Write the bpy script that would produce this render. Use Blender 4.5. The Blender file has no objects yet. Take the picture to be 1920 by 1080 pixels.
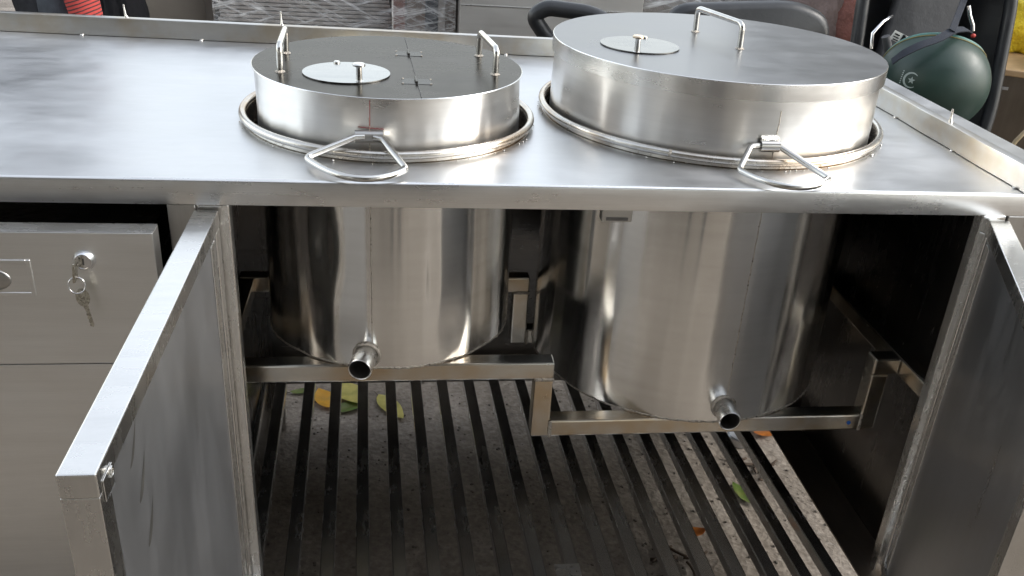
import bpy, bmesh, math, random
from mathutils import Vector, Matrix, noise
PI = math.pi
random.seed(4)
sc = bpy.context.scene
col = sc.collection

# ------------------------------------------------------------------ camera
cam_data = bpy.data.cameras.new("camera")
cam = bpy.data.objects.new("camera", cam_data)
col.objects.link(cam)
rx, ry, rz = -0.4656, 0.0743, -0.1634
fwd0 = Vector((-math.sin(rz), math.cos(rz), 0)); right0 = Vector((math.cos(rz), math.sin(rz), 0)); up0 = Vector((0, 0, 1))
fwd = fwd0 * math.cos(rx) + up0 * math.sin(rx)
up1 = -fwd0 * math.sin(rx) + up0 * math.cos(rx)
right = right0 * math.cos(ry) + up1 * math.sin(ry)
up = -right0 * math.sin(ry) + up1 * math.cos(ry)
m = Matrix((right, up, -fwd)).transposed().to_4x4()
m.translation = Vector((-0.0087, -1.1092, 1.2064))
cam.matrix_world = m
cam_data.sensor_width = 36
cam_data.lens = 1718.95 / 1920 * 36
cam_data.shift_x = -0.0193
cam_data.shift_y = 0.0065
cam_data.clip_start = 0.02
cam_data.clip_end = 300
sc.camera = cam

# ------------------------------------------------------------------ sky, sun, exposure
SUN_EL, SUN_AZ = math.radians(36), math.radians(95)      # azimuth from +Y towards +X
world = bpy.data.worlds.new("World"); sc.world = world; world.use_nodes = True
wn = world.node_tree; wn.nodes.clear()
sky = wn.nodes.new("ShaderNodeTexSky"); sky.sky_type = 'NISHITA'; sky.sun_disc = False
sky.sun_elevation = SUN_EL; sky.sun_rotation = SUN_AZ
sky.dust_density = 1.5; sky.air_density = 1.5; sky.ozone_density = 1.0
hs = wn.nodes.new("ShaderNodeHueSaturation"); hs.inputs['Saturation'].default_value = 0.34
bg = wn.nodes.new("ShaderNodeBackground"); bg.inputs[1].default_value = 0.15
wo = wn.nodes.new("ShaderNodeOutputWorld")
wn.links.new(sky.outputs[0], hs.inputs['Color']); wn.links.new(hs.outputs[0], bg.inputs[0]); wn.links.new(bg.outputs[0], wo.inputs[0])
sun_d = bpy.data.lights.new("sun", 'SUN'); sun_d.energy = 0.8; sun_d.angle = math.radians(26); sun_d.color = (1.0, 0.96, 0.9)
sun = bpy.data.objects.new("sun", sun_d); col.objects.link(sun)
sd = Vector((math.sin(SUN_AZ) * math.cos(SUN_EL), math.cos(SUN_AZ) * math.cos(SUN_EL), math.sin(SUN_EL)))
sun.rotation_euler = sd.to_track_quat('Z', 'Y').to_euler()
sc.view_settings.view_transform = 'Standard'; sc.view_settings.look = 'None'
sc.view_settings.exposure = 1.58; sc.view_settings.gamma = 1.0

# ------------------------------------------------------------------ node helpers
def new_mat(name):
    mt = bpy.data.materials.new(name); mt.use_nodes = True
    nt = mt.node_tree
    return mt, nt, nt.nodes['Principled BSDF']
def N(nt, kind, **kw):
    n = nt.nodes.new(kind)
    for k, v in kw.items():
        if k.startswith('i_'): n.inputs[int(k[2:])].default_value = v
        else: setattr(n, k, v)
    return n
def ramp(nt, fac, stops):
    r = nt.nodes.new('ShaderNodeValToRGB'); e = r.color_ramp.elements
    while len(e) < len(stops): e.new(0.5)
    for el, (p, c) in zip(e, stops):
        el.position = p; el.color = (*c, 1) if len(c) == 3 else c
    nt.links.new(fac, r.inputs[0]); return r.outputs[0]
def maprange(nt, v, a, b, c, d):
    r = nt.nodes.new('ShaderNodeMapRange'); nt.links.new(v, r.inputs[0])
    for i, x in enumerate((a, b, c, d)): r.inputs[i + 1].default_value = x
    return r.outputs[0]
def mapped(nt, src, scale, rot=(0, 0, 0), loc=(0, 0, 0)):
    mp = nt.nodes.new('ShaderNodeMapping'); mp.inputs['Scale'].default_value = scale; mp.inputs['Rotation'].default_value = rot; mp.inputs['Location'].default_value = loc
    nt.links.new(src, mp.inputs[0]); return mp.outputs[0]
def tex(nt, vec, scale=1, detail=3, rough=0.55, dist=0):
    t = nt.nodes.new('ShaderNodeTexNoise'); nt.links.new(vec, t.inputs['Vector'])
    t.inputs['Scale'].default_value = scale; t.inputs['Detail'].default_value = detail; t.inputs['Roughness'].default_value = rough; t.inputs['Distortion'].default_value = dist
    return t.outputs[0]
def mathn(nt, op, a, b):
    n = nt.nodes.new('ShaderNodeMath'); n.operation = op
    for i, x in enumerate((a, b)):
        if isinstance(x, (int, float)): n.inputs[i].default_value = x
        else: nt.links.new(x, n.inputs[i])
    return n.outputs[0]
def bump(nt, h, strength, dist, bsdf):
    b = nt.nodes.new('ShaderNodeBump'); b.inputs['Strength'].default_value = strength; b.inputs['Distance'].default_value = dist
    nt.links.new(h, b.inputs['Height']); nt.links.new(b.outputs[0], bsdf.inputs['Normal']); return b

def steel(name, lo=(0.42, 0.42, 0.42), hi=(0.60, 0.60, 0.59), r_lo=0.22, r_hi=0.40, aniso=0.6, streak=0.35, blotch=7.0, wave=0.0, tint=None, seed=0.0, edge=1.0, bandw=0.45):
    """brushed stainless steel; UV u runs across the brushing, v along it (both in metres)"""
    mt, nt, b = new_mat(name)
    uv = N(nt, 'ShaderNodeUVMap', uv_map='UVMap').outputs[0]
    ob = N(nt, 'ShaderNodeTexCoord').outputs['Object']
    fine = tex(nt, mapped(nt, uv, (900, 14, 1), loc=(seed, 0, 0)), 1, 4, 0.7)
    band = tex(nt, mapped(nt, uv, (60, 2.5, 1), loc=(seed, 3, 0)), 1, 4, 0.6)
    cloud = tex(nt, mapped(nt, ob, (1, 1, 1), loc=(seed, seed, 1)), blotch, 5, 0.62, 0.6)
    cloud2 = tex(nt, mapped(nt, uv, (1.6, 0.7, 1), loc=(seed, 7, 1)), blotch * 2.3, 5, 0.65, 0.4)
    s1 = mathn(nt, 'MULTIPLY', fine, streak)
    s2 = mathn(nt, 'ADD', mathn(nt, 'MULTIPLY', band, bandw), mathn(nt, 'MULTIPLY', cloud, 0.45 - bandw))
    s = mathn(nt, 'ADD', mathn(nt, 'ADD', s1, s2), mathn(nt, 'MULTIPLY', cloud2, 0.55 - 0.5 * streak))
    s = mathn(nt, 'ADD', s, mathn(nt, 'MULTIPLY', cloud, 0.25))
    c = ramp(nt, maprange(nt, s, 0.35, 0.85, 0, 1), [(0.0, lo), (1.0, hi)])
    if tint:                                                   # heat tint near the welds
        tn = tex(nt, ob, 9, 4, 0.6)
        mx = nt.nodes.new('ShaderNodeMixRGB'); mx.inputs[2].default_value = (*tint, 1)
        nt.links.new(maprange(nt, tn, 0.42, 0.62, 0, 0.8), mx.inputs[0]); nt.links.new(c, mx.inputs[1]); c = mx.outputs[0]
    nt.links.new(c, b.inputs['Base Color'])
    b.inputs['Metallic'].default_value = 1
    b.inputs['Specular Tint'].default_value = (edge, edge, edge, 1)
    rr = mathn(nt, 'ADD', mathn(nt, 'ADD', mathn(nt, 'MULTIPLY', cloud, 0.35), mathn(nt, 'MULTIPLY', cloud2, 0.35)), mathn(nt, 'ADD', mathn(nt, 'MULTIPLY', band, bandw * 0.66), mathn(nt, 'MULTIPLY', cloud, 0.3 - bandw * 0.66)))
    nt.links.new(maprange(nt, rr, 0.32, 0.68, r_lo, r_hi), b.inputs['Roughness'])
    b.inputs['Anisotropic'].default_value = aniso
    tg = N(nt, 'ShaderNodeTangent', direction_type='UV_MAP', uv_map='UVMap'); nt.links.new(tg.outputs[0], b.inputs['Tangent'])
    sw = tex(nt, mapped(nt, ob, (1, 1, 1), loc=(2, seed, 9)), 13, 1.5, 0.5, 0.8)
    line = maprange(nt, mathn(nt, 'ABSOLUTE', mathn(nt, 'SUBTRACT', sw, 0.5), 0), 0.0, 0.0035, 1, 0)
    line = mathn(nt, 'MULTIPLY', line, maprange(nt, tex(nt, ob, 31, 2, 0.5), 0.52, 0.60, 0, 1))
    h = mathn(nt, 'ADD', fine, mathn(nt, 'MULTIPLY', line, 0.12))
    big = tex(nt, mapped(nt, ob, (1, 1, 1), loc=(seed, 0, 4)), 5.0, 2, 0.5)
    b1 = nt.nodes.new('ShaderNodeBump'); b1.inputs['Strength'].default_value = 0.35 + wave; b1.inputs['Distance'].default_value = 0.006 + 0.01 * wave
    nt.links.new(big, b1.inputs['Height'])
    b2 = nt.nodes.new('ShaderNodeBump'); b2.inputs['Strength'].default_value = min(0.25, streak); b2.inputs['Distance'].default_value = 0.0002
    nt.links.new(h, b2.inputs['Height']); nt.links.new(b1.outputs[0], b2.inputs['Normal']); nt.links.new(b2.outputs[0], b.inputs['Normal'])
    return mt

def plain(name, c, rough=0.6, metal=0.0, var=0.25, scale=12, bmp=0.2, bd=0.002, spec=0.5):
    mt, nt, b = new_mat(name)
    ob = N(nt, 'ShaderNodeTexCoord').outputs['Object']
    t = tex(nt, ob, scale, 6, 0.6)
    lo = tuple(x * (1 - var) for x in c); hi = tuple(min(1, x * (1 + var)) for x in c)
    nt.links.new(ramp(nt, t, [(0.3, lo), (0.7, hi)]), b.inputs['Base Color'])
    nt.links.new(maprange(nt, t, 0.3, 0.7, max(0.02, rough - 0.08), min(1, rough + 0.08)), b.inputs['Roughness'])
    b.inputs['Metallic'].default_value = metal; b.inputs['Specular IOR Level'].default_value = spec
    if bmp: bump(nt, tex(nt, ob, scale * 6, 4, 0.6), bmp, bd, b)
    return mt

M = {}
M['top'] = steel('worktop_steel', (0.50, 0.505, 0.51), (0.68, 0.685, 0.69), 0.30, 0.46, 0.30, 0.12, 5.5, 0.1, seed=1, bandw=0.16)
M['apron'] = steel('apron_steel', (0.58, 0.58, 0.57), (0.84, 0.84, 0.83), 0.20, 0.38, 0.5, 0.3, 5, seed=2)
M['upstand'] = steel('upstand_steel', (0.46, 0.455, 0.435), (0.62, 0.61, 0.58), 0.26, 0.38, 0.5, 0.2, 5, tint=(0.50, 0.43, 0.33), seed=3)
M['drawer'] = steel('drawer_steel', (0.68, 0.675, 0.66), (0.84, 0.83, 0.81), 0.27, 0.46, 0.4, 0.35, 3, seed=4)
M['jamb'] = steel('jamb_steel', (0.36, 0.35, 0.34), (0.52, 0.51, 0.49), 0.26, 0.4, 0.4, 0.25, 6, seed=5)
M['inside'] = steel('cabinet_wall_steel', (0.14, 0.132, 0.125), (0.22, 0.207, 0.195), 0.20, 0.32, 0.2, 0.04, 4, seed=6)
M['panel'] = steel('door_panel_steel', (0.42, 0.43, 0.45), (0.54, 0.55, 0.57), 0.34, 0.46, 0.3, 0.1, 3, seed=7, bandw=0.2)
M['hingeplate'] = steel('hinge_plate_steel', (0.16, 0.155, 0.145), (0.25, 0.243, 0.23), 0.22, 0.34, 0.3, 0.2, 9, seed=40, edge=0.52)
M['panel_dark'] = steel('door_panel_glossy', (0.46, 0.47, 0.49), (0.58, 0.59, 0.61), 0.26, 0.40, 0.3, 0.04, 5, seed=41)
M['flange'] = steel('flange_brown_reflection', (0.20, 0.165, 0.135), (0.32, 0.27, 0.225), 0.34, 0.5, 0.2, 0.1, 6, seed=44)  # brown tone stands in for the side panel's reflection
M['tube'] = steel('tube_steel', (0.60, 0.595, 0.58), (0.78, 0.77, 0.75), 0.20, 0.34, 0.4, 0.2, 8, seed=8)
M['rail'] = steel('rail_steel', (0.46, 0.44, 0.40), (0.62, 0.60, 0.55), 0.16, 0.30, 0.4, 0.2, 8, tint=(0.50, 0.38, 0.24), seed=9)
M['bar'] = steel('bar_steel', (0.60, 0.61, 0.62), (0.76, 0.77, 0.78), 0.18, 0.32, 0.3, 0.15, 9, seed=10)
M['pot'] = steel('pot_steel', (0.70, 0.69, 0.67), (0.86, 0.85, 0.83), 0.24, 0.36, 0.6, 0.25, 4, seed=11)
M['pot_low'] = steel('pot_steel_polished', (0.66, 0.655, 0.635), (0.83, 0.825, 0.805), 0.11, 0.22, 0.7, 0.2, 4, seed=12)
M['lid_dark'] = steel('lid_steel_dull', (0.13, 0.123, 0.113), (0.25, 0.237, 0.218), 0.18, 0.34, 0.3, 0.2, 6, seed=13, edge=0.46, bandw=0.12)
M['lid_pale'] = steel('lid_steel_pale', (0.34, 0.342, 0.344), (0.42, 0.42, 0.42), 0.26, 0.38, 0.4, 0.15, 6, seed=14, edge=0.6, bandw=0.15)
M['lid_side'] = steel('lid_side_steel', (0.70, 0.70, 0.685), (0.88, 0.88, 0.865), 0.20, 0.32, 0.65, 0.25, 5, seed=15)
M['disc'] = steel('hatch_steel', (0.20, 0.20, 0.198), (0.40, 0.40, 0.392), 0.10, 0.28, 0.3, 0.15, 14, seed=16)
M['disc_dull'] = steel('hatch_steel_dull', (0.14, 0.14, 0.138), (0.21, 0.21, 0.205), 0.2, 0.32, 0.3, 0.3, 8, seed=17)
M['ring'] = steel('ring_steel', (0.44, 0.42, 0.39), (0.64, 0.62, 0.58), 0.20, 0.32, 0.2, 0.15, 9, tint=(0.44, 0.34, 0.24), seed=18)
M['rod'] = steel('rod_steel', (0.50, 0.49, 0.46), (0.66, 0.65, 0.62), 0.16, 0.28, 0.2, 0.15, 9, seed=19)
M['weld'] = plain('weld_bead', (0.42, 0.38, 0.33), 0.32, 1.0, 0.4, 200, 0.8, 0.002)
M['weld_bright'] = plain('weld_spatter', (0.72, 0.70, 0.66), 0.2, 1.0, 0.2, 120, 0.3, 0.001)
M['bore'] = plain('pipe_bore', (0.10, 0.09, 0.08), 0.5, 0.8, 0.4, 60)
M['seam'] = plain('dark_seam', (0.10, 0.095, 0.09), 0.5, 0.8, 0.3, 60)  # dark metal for the seam line, keyhole and magnet face
M['chrome'] = plain('lock_chrome', (0.74, 0.74, 0.75), 0.12, 1.0, 0.1, 40, 0)
M['key'] = plain('key_nickel', (0.50, 0.47, 0.40), 0.28, 1.0, 0.3, 300, 0.3, 0.0005)
M['brass'] = plain('brass_knob', (0.58, 0.47, 0.34), 0.25, 1.0, 0.25, 120, 0.2, 0.0005)
M['marker'] = plain('red_marker', (0.30, 0.05, 0.05), 0.5, 0.0, 0.4, 300, 0)
M['blue'] = plain('blue_film', (0.02, 0.12, 0.45), 0.4, 0, 0.2, 60, 0)
M['black'] = plain('black_plastic', (0.018, 0.019, 0.021), 0.38, 0, 0.25, 20, 0.3, 0.001)
M['black_matt'] = plain('black_fabric', (0.010, 0.010, 0.012), 0.85, 0, 0.3, 60, 0.6, 0.002, 0.2)
M['greypad'] = plain('grey_vinyl_pad', (0.060, 0.060, 0.063), 0.6, 0, 0.35, 9, 0.4, 0.003)
M['white'] = plain('white_label', (0.72, 0.72, 0.68), 0.6, 0, 0.08, 60, 0)
M['helmet'] = plain('green_helmet_paint', (0.010, 0.032, 0.024), 0.45, 0, 0.12, 30, 0.15, 0.0006)
M['teal'] = plain('teal_liner', (0.06, 0.16, 0.14), 0.5, 0, 0.2, 40, 0.2)
M['olive'] = plain('olive_piping', (0.16, 0.13, 0.04), 0.6, 0, 0.2, 60, 0)
M['decal'] = plain('pale_decal', (0.30, 0.36, 0.34), 0.5, 0, 0.15, 200, 0)
M['strap'] = plain('navy_webbing', (0.012, 0.016, 0.026), 0.8, 0, 0.3, 200, 0.5, 0.001)
M['red'] = plain('red_plastic', (0.45, 0.04, 0.03), 0.5, 0, 0.1, 60, 0)
M['alu'] = plain('aluminium_leg', (0.50, 0.51, 0.53), 0.35, 1.0, 0.1, 40, 0)
M['yellow'] = plain('yellow_plastic_bag', (0.72, 0.55, 0.03), 0.35, 0, 0.3, 14, 0.8, 0.01)
M['rust'] = plain('heat_stained_plate', (0.36, 0.24, 0.13), 0.5, 0.3, 0.5, 7, 0.3)
M['darksteel'] = steel('brown_cabinet_steel', (0.11, 0.095, 0.08), (0.19, 0.165, 0.14), 0.28, 0.4, 0.4, 0.3, 5, seed=21)
M['backsteel'] = steel('box_steel', (0.62, 0.60, 0.56), (0.74, 0.72, 0.68), 0.42, 0.52, 0.4, 0.25, 4, seed=22)
M['cable'] = plain('beige_cable', (0.42, 0.33, 0.20), 0.5, 0, 0.1, 30, 0)
M['card'] = plain('cardboard', (0.33, 0.30, 0.275), 0.8, 0, 0.3, 25, 0.4, 0.002)
M['card_tan'] = plain('tan_cardboard', (0.22, 0.19, 0.155), 0.8, 0, 0.15, 6, 0.3, 0.002)
M['wood'] = plain('brown_wood', (0.13, 0.085, 0.06), 0.7, 0, 0.3, 10, 0.4, 0.003)
M['cloth_dark'] = plain('charcoal_cloth', (0.045, 0.047, 0.053), 0.9, 0, 0.3, 30, 0.5, 0.003, 0.2)
M['cloth_slate'] = plain('slate_cloth', (0.085, 0.095, 0.11), 0.9, 0, 0.2, 30, 0.5, 0.003, 0.2)
M['skin'] = plain('skin', (0.42, 0.25, 0.17), 0.5, 0, 0.1, 30, 0.1)
M['hair'] = plain('black_hair', (0.012, 0.010, 0.010), 0.5, 0, 0.2, 80, 0.3)
M['burgundy'] = plain('burgundy_sack', (0.16, 0.06, 0.045), 0.8, 0, 0.4, 12, 0.6, 0.008)
M['mauve'] = plain('mauve_sack', (0.17, 0.125, 0.115), 0.7, 0, 0.35, 12, 0.6, 0.008)
M['twig'] = plain('twig_bark', (0.05, 0.032, 0.02), 0.9, 0, 0.3, 60, 0.5)

# striped sleeve
mt, nt, b = new_mat('striped_knit'); ob = N(nt, 'ShaderNodeTexCoord').outputs['Object']
w = N(nt, 'ShaderNodeTexWave', wave_type='BANDS', bands_direction='Z'); nt.links.new(mapped(nt, ob, (1, 1, 1), (0.0, 0.35, 0)), w.inputs[0]); w.inputs['Scale'].default_value = 34; w.inputs['Distortion'].default_value = 0.8
nt.links.new(ramp(nt, w.outputs[0], [(0.15, (0.07, 0.03, 0.03)), (0.45, (0.50, 0.06, 0.05))]), b.inputs['Base Color']); b.inputs['Roughness'].default_value = 0.9
M['stripe'] = mt

# concrete yard
mt, nt, b = new_mat('yard_concrete'); ob = N(nt, 'ShaderNodeTexCoord').outputs['Object']
n1 = tex(nt, ob, 3.5, 8, 0.65); n2 = tex(nt, ob, 70, 6, 0.7); n3 = N(nt, 'ShaderNodeTexVoronoi', feature='F1'); nt.links.new(ob, n3.inputs['Vector']); n3.inputs['Scale'].default_value = 85
mixv = mathn(nt, 'ADD', mathn(nt, 'MULTIPLY', n1, 0.55), mathn(nt, 'MULTIPLY', n2, 0.45))
c1 = ramp(nt, mixv, [(0.33, (0.07, 0.056, 0.043)), (0.50, (0.175, 0.148, 0.120)), (0.68, (0.33, 0.292, 0.25))])
peb = ramp(nt, tex(nt, mapped(nt, ob, (1, 1, 1), loc=(5, 5, 5)), 55, 2, 0.5), [(0.64, (0, 0, 0)), (0.76, (0.35, 0.35, 0.35))])
mx = nt.nodes.new('ShaderNodeMixRGB'); nt.links.new(peb, mx.inputs[0]); nt.links.new(c1, mx.inputs[1]); mx.inputs[2].default_value = (0.30, 0.28, 0.265, 1)
nt.links.new(mx.outputs[0], b.inputs['Base Color']); b.inputs['Roughness'].default_value = 0.9
hh = mathn(nt, 'ADD', n2, mathn(nt, 'MULTIPLY', n3.outputs['Distance'], 0.5)); bump(nt, hh, 0.7, 0.006, b)
M['concrete'] = mt

# leaves: colour per object
def leaf_mat(name, c, c2):
    mt, nt, b = new_mat(name); ob = N(nt, 'ShaderNodeTexCoord').outputs['Object']
    nt.links.new(ramp(nt, tex(nt, ob, 40, 4, 0.6), [(0.35, c2), (0.6, c)]), b.inputs['Base Color']); b.inputs['Roughness'].default_value = 0.45
    return mt
M['leaf_gold'] = leaf_mat('golden_leaf', (0.75, 0.42, 0.03), (0.60, 0.36, 0.05))
M['leaf_lime'] = leaf_mat('lime_leaf', (0.62, 0.55, 0.16), (0.45, 0.42, 0.10))
M['leaf_green'] = leaf_mat('green_leaf', (0.12, 0.20, 0.04), (0.20, 0.22, 0.06))
M['leaf_orange'] = leaf_mat('orange_leaf', (0.60, 0.22, 0.03), (0.35, 0.12, 0.03))

# stretch film: thin clear plastic with white creases
mt, nt, b = new_mat('stretch_film'); ob = N(nt, 'ShaderNodeTexCoord').outputs['Object']
def slant(scale, deg, loc):
    mp = nt.nodes.new('ShaderNodeMapping'); mp.vector_type = 'TEXTURE'; mp.inputs['Scale'].default_value = scale; mp.inputs['Rotation'].default_value = (0, math.radians(deg), 0); mp.inputs['Location'].default_value = loc
    nt.links.new(ob, mp.inputs[0]); return mp.outputs[0]
s1 = tex(nt, slant((0.30, 0.3, 0.022), 24, (0, 0, 0)), 1.0, 5, 0.7, 0.6)
s2 = tex(nt, slant((0.24, 0.3, 0.016), -14, (3, 1, 2)), 1.0, 5, 0.7, 0.6)
mxx = mathn(nt, 'MAXIMUM', s1, s2)
al = maprange(nt, mxx, 0.50, 0.70, 0.12, 0.9)
b.inputs['Base Color'].default_value = (0.75, 0.75, 0.74, 1); b.inputs['Roughness'].default_value = 0.22
nt.links.new(al, b.inputs['Alpha']); bump(nt, mxx, 0.9, 0.01, b)
M['film'] = mt

# ------------------------------------------------------------------ mesh helpers
STAND = False
def finish(name, bm, mat, parent=None, smooth=None, uv='box', loc=None, along=None, recalc=True):
    if STAND:                                    # things behind the counter reach down to the yard
        for v_ in bm.verts:
            if v_.co.z < 0.02: v_.co.z -= 0.06
    if recalc: bmesh.ops.recalc_face_normals(bm, faces=bm.faces[:])
    if uv == 'box':
        lay = bm.loops.layers.uv.new('UVMap') if 'UVMap' not in bm.loops.layers.uv else bm.loops.layers.uv['UVMap']
        for f in bm.faces:
            n = f.normal; a = (abs(n.x), abs(n.y), abs(n.z)); k = a.index(max(a))
            ax = [i for i in range(3) if i != k]
            if along is not None and along in ax: v_ax = along; u_ax = [i for i in ax if i != along][0]
            else: v_ax, u_ax = ax[0], ax[1]
            for l in f.loops:
                c = l.vert.co; l[lay].uv = (c[u_ax], c[v_ax])
    me = bpy.data.meshes.new(name); bm.to_mesh(me); bm.free()
    if smooth is not None:
        for p in me.polygons: p.use_smooth = True
        if smooth < 179:
            me.set_sharp_from_angle(angle=math.radians(smooth))
    o = bpy.data.objects.new(name, me); col.objects.link(o)
    if isinstance(mat, (list, tuple)):
        for x in mat: me.materials.append(x)
    else: me.materials.append(mat)
    if parent is not None: o.parent = parent
    return o
def box(bm, a, b, bevel=0.0, seg=2):
    v = [bm.verts.new((x, y, z)) for z in (a[2], b[2]) for y in (a[1], b[1]) for x in (a[0], b[0])]
    F = [(0, 2, 3, 1), (4, 5, 7, 6), (0, 1, 5, 4), (2, 6, 7, 3), (0, 4, 6, 2), (1, 3, 7, 5)]
    fs = [bm.faces.new([v[i] for i in f]) for f in F]
    if bevel:
        es = list({e for f in fs for e in f.edges})
        bmesh.ops.bevel(bm, geom=es, offset=bevel, segments=seg, affect='EDGES', profile=0.5)
    return v
def Box(name, a, b, mat, parent=None, bevel=0.0, along=0, seg=2, xf=None):
    bm = bmesh.new(); box(bm, a, b, bevel, seg)
    if xf is not None: bmesh.ops.transform(bm, matrix=xf, verts=bm.verts[:])
    return finish(name, bm, mat, parent, None, along=along)
def tube(bm, pts, r, n=12, closed=False, cap=True, radii=None):
    pts = [Vector(p) for p in pts]; k = len(pts); rings = []; lay = bm.loops.layers.uv.get('UVMap') or bm.loops.layers.uv.new('UVMap')
    prev = None; L = [0]
    for i in range(1, k): L.append(L[-1] + (pts[i] - pts[i - 1]).length)
    for i, p in enumerate(pts):
        if closed: t = (pts[(i + 1) % k] - pts[i - 1]).normalized()
        else: t = (pts[min(i + 1, k - 1)] - pts[max(i - 1, 0)]).normalized()
        if prev is None:
            a = Vector((0, 0, 1)) if abs(t.z) < 0.9 else Vector((1, 0, 0)); s = t.cross(a).normalized()
        else: s = (prev - t * prev.dot(t)).normalized()
        prev = s; q = t.cross(s); rr = radii[i] if radii else r
        rings.append([bm.verts.new(p + (s * math.cos(2 * PI * j / n) + q * math.sin(2 * PI * j / n)) * rr) for j in range(n)])
    for i in range(k if closed else k - 1):
        A, B = rings[i], rings[(i + 1) % k]
        for j in range(n):
            f = bm.faces.new((A[j], A[(j + 1) % n], B[(j + 1) % n], B[j]))
            la = L[i]; lb = L[i + 1] if i + 1 < k else L[i] + 0.02
            for l, uvv in zip(f.loops, ((la, j), (la, j + 1), (lb, j + 1), (lb, j))): l[lay].uv = (uvv[0], uvv[1] * r * 0.5)
    if cap and not closed:
        for R in (rings[0], rings[-1]): bm.faces.new(R)
def Tube(name, pts, r, mat, parent=None, n=12, closed=False, radii=None):
    bm = bmesh.new(); tube(bm, pts, r, n, closed, True, radii)
    return finish(name, bm, mat, parent, 50, uv=None)
def fillet(pts, rad, n=6, closed=False):
    pts = [Vector(p) for p in pts]; out = []; k = len(pts)
    for i, p in enumerate(pts):
        if not closed and i in (0, k - 1): out.append(p); continue
        a, b = pts[i - 1] - p, pts[(i + 1) % k] - p
        d = min(rad, a.length * 0.45, b.length * 0.45)
        A, B = p + a.normalized() * d, p + b.normalized() * d
        for j in range(n + 1):
            t = j / n; out.append(A * (1 - t) ** 2 + p * 2 * t * (1 - t) + B * t * t)
    return out
def lathe(bm, c, prof, n=96, a0=0, a1=2 * PI, wob=None, mat_of=None):
    """prof: list of (r, z). UV: u = height/profile length, v = arc length"""
    lay = bm.loops.layers.uv.get('UVMap') or bm.loops.layers.uv.new('UVMap')
    full = abs(a1 - a0 - 2 * PI) < 1e-6; cnt = n if full else n + 1; rows = []; L = [0]
    for i in range(1, len(prof)): L.append(L[-1] + math.hypot(prof[i][0] - prof[i - 1][0], prof[i][1] - prof[i - 1][1]))
    for r, z in prof:
        row = []
        for j in range(cnt):
            a = a0 + (a1 - a0) * j / n; rr = r + (wob(a, z) if wob else 0)
            row.append(bm.verts.new((c[0] + rr * math.cos(a), c[1] + rr * math.sin(a), c[2] + z)))
        rows.append(row)
    for i in range(len(prof) - 1):
        for j in range(n):
            j2 = (j + 1) % cnt if full else j + 1
            f = bm.faces.new((rows[i][j], rows[i][j2], rows[i + 1][j2], rows[i + 1][j]))
            if mat_of: f.material_index = mat_of(i)
            R = max(prof[i][0], 0.01)
            va, vb = (a1 - a0) * j / n * R, (a1 - a0) * (j + 1) / n * R
            for l, q in zip(f.loops, ((L[i], va), (L[i], vb), (L[i + 1], vb), (L[i + 1], va))): l[lay].uv = q
    return rows
def disc_faces(bm, c, r, z, n=96, rings=6, down=False):
    """flat disc with straight-brushed UVs"""
    lay = bm.loops.layers.uv.get('UVMap') or bm.loops.layers.uv.new('UVMap')
    vs = [bm.verts.new((c[0] + r * math.cos(2 * PI * j / n), c[1] + r * math.sin(2 * PI * j / n), z)) for j in range(n)]
    f = bm.faces.new(vs)
    for l in f.loops: l[lay].uv = (l.vert.co.y, l.vert.co.x)
    return vs
def Empty(name, loc, label, cat, group=None):
    o = bpy.data.objects.new(name, None); col.objects.link(o); o.location = loc; o.empty_display_size = 0.05
    o['label'] = label; o['category'] = cat
    if group: o['group'] = group
    bpy.context.view_layer.update()
    return o
def own(root):                                     # children were written in world coordinates
    bpy.context.view_layer.update()
    inv = root.matrix_world.inverted()
    for ch in root.children: ch.matrix_parent_inverse = inv
def tag(o, label, cat, group=None):
    o['label'] = label; o['category'] = cat
    if group: o['group'] = group
    return o

# ------------------------------------------------------------------ ground
bm = bmesh.new()
S = 60
GZ = -0.06                                       # level of the yard; z = 0 is 6 cm above it
v = [bm.verts.new(q) for q in ((-S, -S, GZ), (S, -S, GZ), (S, S, GZ), (-S, S, GZ))]; bm.faces.new(v)
g = finish('ground', bm, M['concrete']); g['kind'] = 'structure'
# unseen wall across the yard, added to darken and streak the pot reflections
bm = bmesh.new()
def wall_run(x0, x1, h, y=-3.4):
    box(bm, (x0, y - 0.3, GZ), (x1, y, h), 0)
wall_run(-9.0, -4.3, 3.7); wall_run(-2.9, -2.35, 3.7); wall_run(-1.25, -0.95, 3.7); wall_run(0.15, 0.42, 3.7); wall_run(1.35, 2.3, 3.7)
box(bm, (-4.3, -3.68, 2.35), (1.35, -3.42, 3.69)); box(bm, (-4.3, -4.9, GZ), (1.35, -4.8, 3.6)); box(bm, (-4.3, -4.8, 3.5), (1.35, -3.7, 3.6))
box(bm, (-6.0, -3.39, 2.45), (2.6, -1.25, 2.53))                     # unseen awning slab, added to block sky light from the front
box(bm, (3.0, 0.9, GZ), (3.3, 7.0, 3.4))                                # unseen wall beyond the right end, added to dim the worktop glow
w_ = finish('added_yard_walls', bm, plain('added_wall_plaster', (0.40, 0.39, 0.37), 0.8, 0, 0.2, 2, 0.3, 0.01)); w_['kind'] = 'structure'
STAND = False

# ------------------------------------------------------------------ serving counter
H = 0.80
APZ = 0.7662
P1, R1 = (-0.02, 0.2899), 0.1985
P2, R2 = (0.5076, 0.3565), 0.2650
RG1, RG2 = 0.2168, 0.2790                       # ring centre-line radii
XR = 0.8633
def backY(x): return 0.7721 - 0.0366 * x
counter = Empty('serving_counter', (0, 0, GZ), 'long stainless steel serving counter with two round holes, open doors and a pulled out drawer', 'counter')
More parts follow.
